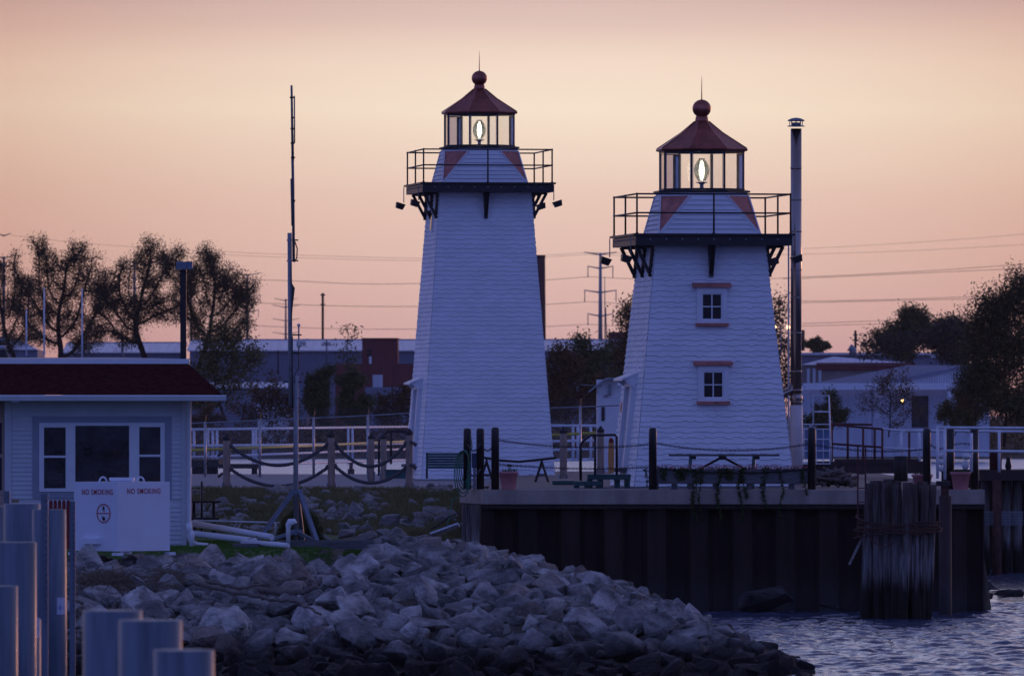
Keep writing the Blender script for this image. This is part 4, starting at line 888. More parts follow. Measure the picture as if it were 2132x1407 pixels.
for i in range(n):
    a = 2*math.pi*i/n; e = ux*math.cos(a)+uz*math.sin(a); vs += [oc_+e*ro, oc_+e*ri]
sg_.add(vs, [(2*i, (2*i+2) % (2*n), (2*i+3) % (2*n), 2*i+1) for i in range(n)]); sg_.add([oc_+ux*a+uz*b for a, b in ((-.148,-.008),(.148,-.008),(.148,.008),(-.148,.008))], [(0,1,2,3)])
sgo = sg_.build('warning_sign', M['redink'], T)
bk_ = MB(); q = lambda pl, o=.001: bk_.add([oc_+ux*a+uz*b+nl*o for a, b in pl], [tuple(range(len(pl)))])
q([(-.022,.06),(.022,.06),(.022,.12),(-.022,.12)]); q([(-.03,.045),(.02,.045),(.02,.052),(-.03,.052)]); q([(-.01,.025),(.03,.034),(.03,.04),(-.01,.033)]); q([(-.05,-.03),(-.038,-.08),(-.01,-.125),(.03,-.12),(.045,-.08),(.03,-.09),(.035,-.05),(.01,-.08),(.0,-.035),(-.02,-.075)])
bk_.build('symbols', M['blackink'], sgo)
hv = MB(); hc = pts[0]+dl*Lf*.58+Vector((0,0,.17)); a_ = [hc+dl*.18, hc-dl*.22]; 
hv.add([a_[0]+uz*.06, a_[1]+uz*.06, a_[1]+uz*.04+nl*.1-(-dl)*.05, a_[0]+uz*.04+nl*.1, a_[0]-uz*.05, a_[1]-uz*.05, a_[1]-uz*.05+nl*.1-(-dl)*.05, a_[0]-uz*.05+nl*.1], [(0,1,2,3),(3,2,6,7),(1,5,6,2),(0,3,7,4),(4,7,6,5)]); hv.build('vent_hood', M['tank'], T)

# ------------------------------------------------------------------ steel pipe piles in the foreground
def fpipe(px0, px1, top, D, lab, tilt=0, grp='blue grey steel pipe piles'):
    r_ = (px1-px0)/2*D/FPX; x = X((px0+px1)/2, D); zt = Z(top, D)
    T = thing('pipe_pile', lab, 'pile', (x, D, -1.0), 0, grp); T.rotation_euler = (0, tilt, 0)
    h_ = zt+1.0
    MB().lathe([(r_,0),(r_,h_-.004),(r_*.985,h_)], (0,0,0), 40).build('pipe', M['pipe'], T)
    return T
fpipe(172, 296, 1270, 66, 'blurred steel pipe pile, furthest back of the three nearest the camera')
fpipe(247, 379, 1290, 62, 'blurred steel pipe pile, middle of the three nearest the camera')
fpipe(320, 446, 1352, 58, 'blurred steel pipe pile, shortest and nearest of the front three')
fpipe(-44, 37, 1219, 88, 'steel pipe pile at the lower left corner with the lowest top of its bundle')
fpipe(-12, 76, 1128, 94, 'steel pipe pile with a rusty rim in front of the left bundle')
fpipe(8, 84, 1048, 108, 'tall steel pipe pile in the left bundle standing between rusty rim pile and picket fence')
fpipe(-60, 16, 1054, 112, 'tall steel pipe pile cut by the left picture edge')
a = fpipe(72, 142, 1060, 104, 'tall steel pipe pile with a blue arrow sticker on its right side', R(-.35))
b = fpipe(28, 85, 1288, 97, 'steel pipe pile with a blue arrow sticker low in the left bundle')
def sticker(T, px, yt, yb, D):
    k = D/FPX; w_ = 7*k; c = Vector((X(px,D), T.location.y-.26, 0)); z0, z1 = Z(yb,D), Z(yt,D); ang = R(48)
    d = Vector((math.cos(ang), math.sin(ang), 0)); o_ = Vector((X(px,D), D, 0))
    r_ = [x for x in ALL if x.parent == T][0].data.vertices[0].co.length
    mb = MB(); ar = MB(); cx = T.location.x; a0, a1 = R(-62), R(-22); n = 8; h_ = z1-z0
    for i in range(n):
        t0, t1 = a0+(a1-a0)*i/n, a0+(a1-a0)*(i+1)/n; rr_ = r_*1.006
        mb.add([Vector((rr_*math.cos(t), rr_*math.sin(t), z-T.location.z)) for t, z in ((t0,z0),(t1,z0),(t1,z1),(t0,z1))], [(0,1,2,3)])
    ob = mb.build('sticker', M['label'], T)
    rr_ = r_*1.012; zc = (z0+z1)/2-T.location.z-h_*.1; f = lambda u, v: Vector((rr_*math.cos(a0+(a1-a0)*u), rr_*math.sin(a0+(a1-a0)*u), zc+v*h_))
    ar.add([f(.0,0),f(.35,-.2),f(.35,-.07),f(.8,-.07),f(.8,.07),f(.35,.07),f(.35,.2)], [(0,1,2,3,4,5,6)]); ar.build('arrow', M['blueink'], ob)
sticker(a, 135, 1243, 1278, 104); sticker(b, 82, 1285, 1326, 97)
def beam(px0, px1, top, bot, D, lab):
    x0, x1 = X(px0,D), X(px1,D); zt = Z(top,D); T = thing('perforated_beam', lab, 'beam', ((x0+x1)/2, D, -1), 0, 'perforated steel uprights'); hb_ = zt+1; w_ = x1-x0
    MB().bb(-w_/2,w_/2,-.01,.01,0,hb_).bb(w_/2-.012,w_/2,.011,.03,0,hb_).build('web', M['pipe'], T)
    h = MB(); z = hb_-.08
    while z > hb_-1.5:
        h.lathe([(.008,0),(.008,.004)], (0,0,0), 8); 
        for v in range(len(h.v)-16, len(h.v)): x_, y_, z_ = h.v[v]; h.v[v] = (x_+w_*.2, -.0105-z_, y_+z)
        z -= .075
    h.build('bolt_holes', M['blackink'], T)
beam(85, 100, 1028, 1290, 102, 'perforated steel upright standing between the tall pipe piles'); beam(145, 157, 1043, 1150, 118, 'perforated steel upright just left of the white tank'); beam(8, 20, 1022, 1052, 118, 'perforated steel upright in front of the left house corner')

# ------------------------------------------------------------------ antenna mast on its tripod
DM = 167.0; base = P(616, 1132, DM); T = thing('antenna_mast', 'tall steel antenna mast on a tripod base right of the house', 'antenna mast', base)
f = lambda px, py, dy=0: P(px, py, DM)+Vector((0, dy, 0))
MB().tube([f(616,1132), f(616,782)], .047, 10).build('lower_pole', M['galvdull'], T, True)
MB().tube([f(605,845,-.02), f(603,485,-.02)], .040, 10).build('middle_pole', M['galvdull'], T, True)
MB().tube([f(611.5,545), f(610,380), f(609,330)], .026, 8).tube([f(609.5,335),f(607,178)], [.026,.020], 8).tube([f(613,200,-.03),f(613.5,297,-.03)], .013, 6).tube([f(606,372,-.03),f(608,470,-.03)], .014, 6).build('whip_antenna', M['greypole'], T, True)
cl = MB()
for y_, x0_, x1_ in ((500,597,621),(543,597,621),(697,600,628),(735,600,626),(795,590,628),(829,590,624)): MB().bar(f(x0_,y_),f(x1_,y_),.03,.025).bar(f(x0_,y_,.08),f(x1_,y_,.08),.025,.02).build('clamp', M['black'], T, True)
for y_, x_ in ((247,610),(205,608),(270,609),(300,609.5),(330,610),(420,610.5),(585,604),(762,604.5)): MB().lathe([(.04,0),(.04,.03)], f(x_,y_), 8).build('clamp', M['black'], T, True)
MB().tube([f(614,503,-.05),f(619,518,-.06),f(618,538,-.06),f(612,546,-.05)],.012,6).tube([f(606,548,-.05),f(607,590,-.07),f(611,600,-.07),f(608,640,-.06),f(606,680,-.05)],[.008,.012,.03,.014,.008],6).tube([f(609,700,-.05),f(609,850,-.05)],.010,6).tube([f(622,735,-.03),f(621,765,-.03),f(612,785,-.04),f(616,800,-.04)],.007,6).build('cable', M['black'], T, True)
wsn = MB().tube([f(622,770),f(622,680)],.014,8); ws = wsn.build('weather_pole', M['galvdull'], T, True)
MB().sphere(f(622,677),.032,12,8).lathe([(.035,-.1),(.05,-.06),(.05,-.0),(.03,.04)], f(623,712), 12).sphere(f(633,713),.04,10,8,1.4).bar(f(622,708),f(640,706),.012).bar(f(628,720),f(640,722),.012).sphere(f(640,706),.015,8,5).build('weather_sensor', M['ceramic'], T, True)
for a, b_ in ((f(612,1020),f(532,1132,-.5)), (f(622,1020),f(663,1132,-.55)), (f(617,1020,.1),f(628,1128,.9))):
    MB().bar(a, b_, .085, .06).build('tripod_leg', M['galvpl'] if 'galvpl' in M else M.setdefault('galvpl', mat('blue_galvanised_angle', (.17,.21,.27), .5, metal=.2, var=.2, scale=6)), T, True)
MB().box(f(616,1024), (.26,.1,.06)).bar(f(565,1122,-.35),f(612,1108,-.1),.035,.06).bar(f(620,1108,-.1),f(655,1124,-.4),.035,.06).box(f(618,1108,-.03),(.22,.12,.10)).build('tripod_collar', M['galvpl'], T, True)
tm = MB(); tm.bb(X(486,163),X(540,163),162.6,163.2,1.74,1.84).bb(X(560,163),X(780,163),162.9,163.0,1.74,1.88).bb(X(580,163),X(776,163),164.4,164.5,1.74,1.88).bb(X(575,163),X(582,163),163.001,164.399,1.742,1.87)
solo(tm, 'ground_skid', M['greywood'], 'low timber ground frame under the antenna mast', 'timber frame', (X(630,163),163,1.74))
gn = MB().tube([P(600,1131,162.8),P(600,1100,162.8),P(601,1092,162.8),P(604,1087,162.8),P(610,1087,162.8),P(612,1091,162.8)],[.04,.04,.06,.07,.075,.07],12)
solo(gn, 'vent_pipe', M['trim'], 'white gooseneck vent pipe in front of the mast tripod', 'pipe', P(600,1131,162.8))
for (a, b_, l) in (((400,1089,166.5),(566,1118,164.5),'upper white drain pipe sloping from the house to the mast'), ((398,1110,164.5),(532,1126,163.6),'lower white drain pipe sloping from the downspout')):
    solo(MB().tube([P(a[0]-6,a[1]-22,a[2]),P(a[0]-3,a[1]-6,a[2]),P(*a),P(*b_)] if 'lower' in l else [P(*a),P(*b_)], .058, 10), 'drain_pipe', M['trim'], l, 'pipe', P(*a), 'white drain pipes')
solo(MB().tube([P(505,1129,163.2),P(575,1133,162.4),P(600,1136,162.2)], .05, 10), 'drain_pipe', M['trim'], 'short white drain pipe end lying at the rocks below the mast', 'pipe', P(505,1129,163.2), 'white drain pipes')
solo(MB().lathe([(.05,0),(.05,.25),(.035,.3),(0,.33)], P(399,1141,164), 12), 'cleanout_pipe', M['trim'], 'short white capped pipe beside the downspout', 'pipe', P(399,1141,164))
Dt_ = 176.0; T = thing('picnic_table', 'dark steel framed picnic table partly hidden by the house corner', 'table', P(415,1112,Dt_))
MB().bb(X(380,Dt_),X(460,Dt_),Dt_-.3,Dt_+.3,Z(1046,Dt_),Z(1042,Dt_)).build('table_top', M['darkwood'], T, True)
MB().bb(X(385,Dt_),X(458,Dt_),Dt_-.75,Dt_-.5,Z(1081,Dt_),Z(1076,Dt_)).build('seat', M['darkwood'], T, True)
MB().tube([P(420,1112,Dt_),P(420,1002,Dt_)],.022,6).build('umbrella_pole', M['black'], T, True)
for p in (404, 445): MB().bar((X(p,Dt_),Dt_-.6,1.7),(X(p,Dt_),Dt_,Z(1046,Dt_)),.05).bar((X(p,Dt_),Dt_+.6,1.7),(X(p,Dt_),Dt_,Z(1046,Dt_)),.05).build('leg', M['black'], T, True)
solo(MB().tube([P(404,1083,172),P(582,1088,172)],.018,6).tube([P(574,1088,172),P(574,1118,172)],.02,6), 'flag_pole', M['galvwhite'], 'thin white pole lying level above the grass behind the mast', 'pole', P(404,1083,172))
ld = MB(); 
for a, b_ in (((478,1112),(492,1089)),((487,1112),(501,1089))): ld.bar(P(*a,171),P(*b_,171.2),.022)
for i in range(5): t=(i+.5)/5; ld.bar(P(478+14*t,1112-23*t,171+.2*t),P(487+14*t,1112-23*t,171+.2*t),.018)
solo(ld, 'step_ladder', M['galv'], 'short aluminium ladder leaning by the white drain pipes', 'ladder', P(480,1112,171))

# ------------------------------------------------------------------ timber pile cluster, steel pipe, ladder at the right
Dd = 185.0; cx = X(1869,Dd); k_ = Dd/FPX
T = thing('pile_cluster', 'big cluster of weathered timber piles lashed with cable at the quay', 'pile cluster', (cx, Dd, 0))
rr = random.Random(5); rows = [(1809,33,1005,0),(1829,27,1001,-.22),(1848,26,1003,-.36),(1864,22,999,-.46),(1881,26,997,-.50),(1901,28,1000,-.42),(1918,24,1003,-.28),(1933,24,1002,-.08),(1820,30,1002,.25),(1845,30,999,.3),(1872,30,997,.35),(1900,30,999,.3),(1925,28,1001,.22)]
for px, wd_, top, dy in rows:
    r0 = wd_/2*k_*.84; dy += rr.uniform(-.07,.07); zt = Z(top,Dd)+rr.uniform(-.09,.02); mb = MB(); seg = 22; prof = []
    zs = [-1.5+i*(zt+1.5)/26 for i in range(27)]; vs = []; fs = []
    ph = rr.uniform(0, 100); lean = rr.uniform(-.045,.045)
    for z in zs:
        for a in range(seg):
            an = 2*math.pi*a/seg; crk = abs(noise.noise((math.cos(an)*3+ph, math.sin(an)*3, z*.35)))
            rr_ = r0*(1.10-.42*math.exp(-crk*8))*(1+.04*noise.noise((ph, z, 0))); vs.append((X(px,Dd)+rr_*math.cos(an)+lean*(z-1), Dd+dy+rr_*math.sin(an), z))
    for i in range(len(zs)-1):
        for a in range(seg): fs.append((i*seg+a, i*seg+(a+1)%seg, (i+1)*seg+(a+1)%seg, (i+1)*seg+a))
    mb.add(vs, fs, True); n = len(mb.v)-seg; mb.f.append(tuple(range(n, n+seg))); mb.sm.append(False); mb.build('pile', M['pile'], T, True)
cb = MB()
for j in range(7):
    z0 = Z(1098,Dd)+rr.uniform(-.09,.12); tl = rr.uniform(-.12,.12); cb.tube([(cx+.80*math.cos(t)*(1+.02*j), Dd-.06+.62*math.sin(t), z0+tl*math.cos(t)+.05*math.sin(t*2+j)-.05*abs(math.sin(t))) for t in [i*2*math.pi/40 for i in range(41)]], .016, 5, caps=False)
cb.tube([P(1800,1100,Dd-.55),P(1815,1125,Dd-.6),P(1840,1140,Dd-.62),P(1860,1130,Dd-.68)],.014,5); cb.build('lashing_cable', M['rust'], T, True)
MB().lathe([(14.5*k_,Z(1002,Dd)),(14.5*k_,Z(950,Dd)),(10*k_,Z(949,Dd))], (X(1876,Dd),Dd+.1,0), 20).build('centre_post', M['darkwood'], T, True)
MB().bar(P(1795,1120,Dd-.3),P(1768,1175,Dd-.6),.05,.03).build('splinter', M['pile'], T, True)
Dsp = 188.0; T = thing('steel_pipe_pile', 'rusty steel pipe pile with square cap right of the timber cluster', 'pile', (X(1968,Dsp),Dsp,0)); k_ = Dsp/FPX
MB().lathe([(14*k_,-1.5),(13*k_,Z(1032,Dsp))], (X(1968,Dsp),Dsp,0), 24).build('pipe', M['rustdark'] if 'rustdark' in M else M.setdefault('rustdark', mat('dark_rust', (.045,.022,.018), .7, var=.4, scale=3, stretch=(3,3,.4), wet=(.5,1.0,.3,(.05,.045,.04)))), T, True)
MB().bb(X(1959,Dsp),X(1975,Dsp),Dsp-.08,Dsp+.08,Z(1032,Dsp),Z(1011,Dsp)).build('neck', M['rust'], T, True); MB().bb(X(1949,Dsp),X(1978,Dsp),Dsp-.14,Dsp+.14,Z(1011,Dsp),Z(1001,Dsp)).build('cap_plate', M['black'], T, True)
l_ = MB(); Dl = 190.4
for p in (1786, 1802): l_.bar(P(p,1120,Dl),P(p,928,Dl),.035,.035)
for y_ in (929,957,986,1016,1045,1074,1102): l_.bar(P(1786,y_,Dl),P(1802,y_,Dl),.022)
solo(l_, 'quay_ladder', M['redpaint'], 'narrow rusty steel ladder on the quay left of the timber cluster', 'ladder', P(1794,1020,Dl))
# white railing in front on the right
DW = 187.0; T = thing('pipe_railing', 'bright white pipe railing at the right edge above the quay end', 'railing', P(1952,1000,DW))
g2 = lambda px, py, dy=0: P(px, py, DW)+Vector((0,dy,0))
for q_ in ((g2(1950,890),g2(2160,891)),(g2(1967,938),g2(2160,940)),(g2(1905,897,5),g2(2160,899,5))): MB().tube(q_,.028,8).build('rail', M['galvwhite'], T, True)
for p, a, b_, dy in ((1952,889,996,0),(1967,889,998,0),(2043,902,985,4),(2102,898,985,4)): MB().tube([g2(p,a,dy),g2(p,b_,dy)],.03,8).build('post', M['galvwhite'], T, True)
# rusty gangway railing
DG = 226.0; g3 = lambda px, py, dy=0: P(px, py, DG)+Vector((0,dy,0))
T = thing('gangway', 'rusty dark red gangway with railings behind the right quay', 'gangway', g3(1800,985))
for q_ in ([g3(1698,884),g3(1733,884),g3(1837,893)],[g3(1698,921),g3(1837,931)],[g3(1720,882,2),g3(1822,884,2)]): MB().tube(q_,.028,6).build('rail', M['redpaint'], T, True)
for q_ in ([g3(1837,892),g3(1880,897),g3(1950,898)],[g3(1837,932),g3(1945,937)]): MB().tube(q_,.028,6).build('rail', M['galvwhite'], T, True)
for p, a, b_, m_ in ((1732,884,985,'redpaint'),(1765,886,960,'redpaint'),(1797,889,985,'redpaint'),(1821,890,960,'redpaint'),(1837,892,985,'redpaint'),(1893,898,985,'redpaint'),(1877,898,958,'galvwhite'),(1914,898,968,'galvwhite')): MB().tube([g3(p,a),g3(p,b_)],.03 if m_=='redpaint' else .035,6).build('post', M[m_], T, True)
MB().bb(X(1695,DG),X(1935,DG),DG-.6,DG+.9,Z(985,DG),Z(960,DG)).bb(X(1735,DG),X(1910,DG),DG-.62,DG-.601,Z(965,DG),Z(955,DG)).build('deck', M['rustdark'], T, True)
DI = 214.0; g4 = lambda px, py, dy=0: P(px, py, DI)+Vector((0,dy,0))
T = thing('storage_tote', 'caged pale blue liquid tote behind the right planter bollard', 'tote', g4(1704,1012))
MB().bb(X(1676,DI),X(1726,DI),DI,DI+.9,Z(955,DI),Z(893,DI)).build('plastic_tank', M['tote'], T, True)
cg = MB()
for y_ in (883,893,914,938,965): cg.bar(g4(1670,y_,-.03),g4(1729,y_,-.03),.025)
for p in (1671,1684,1700,1714,1728): cg.bar(g4(p,893,-.02),g4(p,965,-.02),.018)
cg.build('cage', M['galvwhite'], T, True); MB().bb(X(1670,DI),X(1730,DI),DI,DI+.9,2.57,Z(966,DI)).build('pallet', M['darkwood'], T, True)
solo(MB().tube([g4(1696,885,1),g4(1697,823,1),g4(1729,823,1),g4(1731,885,1),g4(1734,962,1)],.022,6).tube([g4(1697,857,1),g4(1730,857,1)],.02,6), 'ladder_hoop', M['galvwhite'], 'tall white tubular hoop standing behind the caged tote', 'ladder', g4(1715,962,1))
fw = MB(); rr = random.Random(9)
for _ in range(90):
    c = P(rr.uniform(1700,1775), 1017, 197+rr.uniform(0,1.2)); a = rr.uniform(0,3.14); hh_ = rr.uniform(.02,.33)*(1-((c.x-X(1735,197))/.6)**2 if abs(c.x-X(1735,197)) < .55 else .15); d = Vector((math.cos(a)*.17, math.sin(a)*.17, rr.uniform(-.03,.08))); c.z = 2.6+max(0,hh_)
    fw.tube([c-d, c+d], rr.uniform(.025,.05), 6)
solo(fw, 'firewood_pile', M['drift'], 'heap of firewood sticks behind the right planter bollard', 'firewood', (X(1735,197),197,2.57), kind='stuff')
# right hand pier
QB = thing('far_quay', 'dark sheet pile wall behind the timber pier at the far right', 'quay', (X(2160,242),242,0)); mbq = MB(); sheet(mbq, X(1960,242), X(2400,242), 242, -1.5, Z(982,242)); mbq.build('sheet_piling', M['sheet'], QB, True); MB().bb(X(1960,242),X(2400,242),241.8,242.6,Z(982,242),Z(977,242)).build('cap', M['darkwood'], QB, True)
Dr = 236.0; g5 = lambda px, py, dy=0: P(px, py, Dr)+Vector((0,dy,0))
T = thing('timber_pier', 'dark timber pier on piles at the far right edge', 'pier', (X(2100,Dr),Dr,0))
MB().bb(X(2040,Dr),X(2300,Dr),Dr,Dr+4,Z(1000,Dr),Z(978,Dr)).build('deck', M['rustdark'], T, True)
for p, wd_, m_ in ((2053,18,'pile'),(2076,20,'rust'),(2097,18,'pile'),(2120,20,'pile'),(2150,20,'pile')): MB().lathe([(wd_/2*Dr/FPX,-1.2),(wd_/2*Dr/FPX*.95,Z(998,Dr))], (X(p,Dr),Dr+(-.0 if m_=='rust' else .35),0), 14).build('pile', M[m_], T, True)
wc = MB()
for i in range(9): wc.tube([g5(2040,1065+i*3.4,-.05),g5(2130,1065+i*3.4,-.05)],.012,5)
wc.build('cable_bands', M['galvdull'], T, True)
solo(MB().lathe([(.16,0),(.16,.44),(.17,.45),(.17,.48),(0,.49)], g5(2075.5,978,.6), 18), 'mooring_bollard', M['redpaint'], 'squat red steel mooring bollard on the far right pier', 'bollard', g5(2075.5,978,.6))
solo(MB().lathe([(.05,0),(.09,.1),(.05,.28),(.08,.34)], g5(2102,979,.6), 12), 'life_hook', M['black'], 'small black cleat stand beside the red mooring bollard', 'cleat', g5(2102,979,.6))
# wooden pile at left quay corner, boat ramp, cable
solo(MB().lathe([(.19,-1),(.185,Z(1050,190.5))], (X(980,190.5),190.5,0), 16), 'corner_pile', M['pile'], 'weathered timber pile at the left corner of the quay', 'pile', (X(980,190.5),190.5,0))
solo(MB().add([P(895,1108,186),P(953,1087,186),P(957,1092,187.5),P(903,1113,187.5)]+[P(895,1112,186),P(953,1091,186),P(957,1097,187.5),P(903,1118,187.5)], [(0,1,2,3),(7,6,5,4),(0,4,5,1),(1,5,6,2),(2,6,7,3),(3,7,4,0)]), 'ramp_board', M['galvwhite'], 'tilted pale board leaning on the rocks by the quay corner', 'board', P(925,1112,187))
solo(MB().tube([P(886,1106,189),P(915,1092,189),P(935,1075,189),P(952,1068,189),P(958,1072,189)],.014,6), 'mooring_line', M['black'], 'dark line running down the grassy bank to the quay corner', 'rope', P(886,1106,189))
solo(MB().tube([P(955,1035,190),P(943,1038,190),P(938,1060,190),P(930,1100,189)],.010,6), 'garden_hose', M['hose'], 'thin green hose dangling down the bank at the quay corner', 'hose', P(955,1035,190))

# ------------------------------------------------------------------ rocks
def rock_mesh(seed, cuts):
    import bmesh
    rr = random.Random(seed); bm = bmesh.new(); sc = (rr.uniform(1.0,1.5), rr.uniform(.8,1.1), rr.uniform(.6,1.0))
    for _ in range(rr.randint(11, 16)):
        v = Vector((rr.gauss(0,1), rr.gauss(0,1), rr.gauss(0,1))).normalized(); v = Vector([math.copysign(abs(c)**.7, c) for c in v])*rr.uniform(.82,1.08)
        bm.verts.new((v.x*sc[0], v.y*sc[1], v.z*sc[2]))
    r = bmesh.ops.convex_hull(bm, input=bm.verts); bmesh.ops.delete(bm, geom=[g for g in r['geom_interior'] if isinstance(g, bmesh.types.BMVert)], context='VERTS')
    bmesh.ops.bevel(bm, geom=list(bm.edges), offset=.045, segments=1, profile=.6, affect='EDGES', clamp_overlap=True)
    bmesh.ops.triangulate(bm, faces=bm.faces)
    for _ in range(cuts):
        long_ = [e for e in bm.edges if e.calc_length() > (.30 if _ == 0 else .17 if _ == 1 else .10)]
        bmesh.ops.subdivide_edges(bm, edges=long_, cuts=1, use_grid_fill=True); bmesh.ops.triangulate(bm, faces=bm.faces)
    ph = Vector((rr.uniform(0,100), 0, 0)); bm.normal_update()
    for v in bm.verts:
        q = v.co; n_ = .045*noise.noise(q*1.8+ph)+.045*noise.noise(q*5+ph)+.035*noise.noise(q*12+ph)
        v.co = (q+v.normal*n_)*.40
    me = bpy.data.meshes.new('boulder'); bm.to_mesh(me); bm.free(); return me
for k_ in ('rock', 'rockwarm'):
    t = M[k_].node_tree; b = t.nodes['Principled BSDF']; src = b.inputs['Base Color'].links[0].from_socket
    oi = N('ShaderNodeObjectInfo', t); v_ = math_n('ADD', math_n('MULTIPLY', oi.outputs['Random'], .65, t), .58, t)
    gi = N('ShaderNodeNewGeometry', t); v2 = math_n('ADD', math_n('MULTIPLY', gi.outputs['Random Per Island'], .5, t), .7, t)
    cc = N('ShaderNodeCombineColor', t); vv = math_n('MULTIPLY', v_, v2, t); [t.links.new(vv, cc.inputs[i]) for i in range(3)]
    mm_ = N('ShaderNodeMix', t, data_type='RGBA', blend_type='MULTIPLY'); mm_.inputs[0].default_value = 1; t.links.new(src, mm_.inputs[6]); t.links.new(cc.outputs[0], mm_.inputs[7]); t.links.new(mm_.outputs[2], b.inputs['Base Color'])
RK = [rock_mesh(s, 4) for s in range(16)]; RL = [rock_mesh(s+50, 1) for s in range(12)]
for i, me in enumerate(RK): me.materials.append(M['rockwarm'] if i in (3, 8) else M['rock'])
rr = random.Random(21); cand = []
# jittered sampling over the slope, denser where it shows
tries = 0; placed = []; cell = {}
def ok(x, y, s):
    ci, cj = int(x//.6), int(y//.9)
    for i in range(ci-1, ci+2):
        for j in range(cj-1, cj+2):
            for (a, b_, t) in cell.get((i, j), ()):
                if ((a-x))**2+((b_-y)*.55)**2 < (.40*(s+t))**2*.50: return False
    return True
while tries < 60000 and len(placed) < 2300:
    tries += 1; x = rr.uniform(-8.6, 5.4); y = rr.uniform(137.5, 176)
    if x < -2.35 and y > 158.4: continue
    if x < -6.0 and y > 156.8: continue
    h = gh(x, y)
    if h < -.45: continue
    near = (158-y)/16
    s = rr.choice((.24,.30,.36,.40,.46,.52,.60))*(1.0+.30*max(0, near)*rr.random()) if rr.random() > .04 else rr.uniform(.65, .85)
    if y < 148 and rr.random() < .08: s = rr.uniform(.8, 1.15)
    if x > 3.2: s = min(s, .5)
    if y > 152: s = min(s, .66)
    if ok(x, y, s): placed.append((x, y, s, h)); cell.setdefault((int(x//.6), int(y//.9)), []).append((x, y, s))
order = sorted(placed, key=lambda p: -p[2]*(0 if (p[0] < -5.4 and p[1] > 156.5) else 1)*(1.3 if p[1] < 165 else .6))
inds, rest = order[:290], order[290:]
G_ = 'limestone boulders of the rock slope'
LM = [(200,1090,'the white tank'),(395,1120,'the house corner'),(616,1120,'the mast tripod'),(232,1208,'the dry reeds'),(620,1236,'the curved driftwood branch'),(460,1228,'the long driftwood log'),(235,1330,'the front piles'),(140,1250,'the arrow sticker pipe'),(780,1115,'the bank rocks'),(960,1100,'the quay corner pile'),(1200,1150,'the sheet piling'),(1592,1250,'the big dark shore rock'),(1640,1350,'the open water'),(900,1250,'the middle of the slope'),(1250,1290,'the right shoulder'),(900,1390,'the bottom edge at centre'),(1300,1390,'the bottom edge, right part'),(560,1390,'the bottom edge, left part')]
def rlabel(x, y, h, s):
    px = x*FPX/y+1066; py = HY+(EYE-h)*FPX/y
    a, b_, n_ = min(LM, key=lambda q: (q[0]-px)**2+((q[1]-py)*1.6)**2); dx, dy = px-a, (py-b_)*1.6
    rel = ('right of' if dx > 0 else 'left of') if abs(dx) > abs(dy) else ('below' if dy > 0 else 'above')
    far = 'close' if math.hypot(dx, dy) < 60 else 'a little way' if math.hypot(dx, dy) < 130 else 'well'
    band = 'dark wet' if h < .30 else 'pale grey'
    sz = 'very large' if s > .85 else 'large' if s > .62 else 'middling' if s > .5 else 'smaller'
    return f'{sz} {band} limestone boulder {far} {rel} {n_}'
for i, (x, y, s, h) in enumerate(inds):
    me = RK[rr.randrange(16)]
    o = bpy.data.objects.new('boulder', me); COL.objects.link(o)
    o.location = (x, y, h+s*rr.uniform(-.05,.34)); o.rotation_euler = (rr.uniform(-.8,.8), rr.uniform(-.8,.8), rr.uniform(0, 6.28)); o.scale = (s*(1.28 if s < .6 else 1.15),)*3
    l = rlabel(x, y, h, s); tag(o, l, 'boulder', G_)
def heap(items, name, m, label, cat, scl=1.0, parent=None):
    V, Fs, off = [], [], 0
    for x, y, s, h in items:
        me = RL[rr.randrange(12)]; n = len(me.vertices); co = np.empty(n*3); me.vertices.foreach_get('co', co); co = co.reshape(-1, 3)*s*1.3*scl
        rot = np.array(Matrix.Rotation(rr.uniform(0,6.28), 3, 'Z') @ Matrix.Rotation(rr.uniform(-.5,.5), 3, 'X') @ Matrix.Rotation(rr.uniform(-.5,.5), 3, 'Y'))
        co = co @ rot.T+np.array((x, y, h+s*.08)); V.append(co)
        f_ = np.empty(len(me.polygons)*3, dtype=int); me.polygons.foreach_get('vertices', f_); Fs.append(f_.reshape(-1, 3)+off); off += n
    me = bpy.data.meshes.new(name); me.from_pydata(np.vstack(V).tolist(), [], np.vstack(Fs).tolist()); me.materials.append(m); o = bpy.data.objects.new(name, me); COL.objects.link(o)
    return tag(o, label, cat, None, 'stuff')
fill = [(x_, y_, rr.uniform(.2,.42), gh(x_, y_)-.12) for x_, y_ in ((rr.uniform(-8.6,5.4), rr.uniform(138,176)) for _ in range(600)) if not (x_ < -2.4 and y_ > 158.2) and gh(x_, y_) > -.4]
heap(rest+fill, 'rubble', M['rock'], 'smaller grey limestone rubble packed between the boulders', 'rubble')
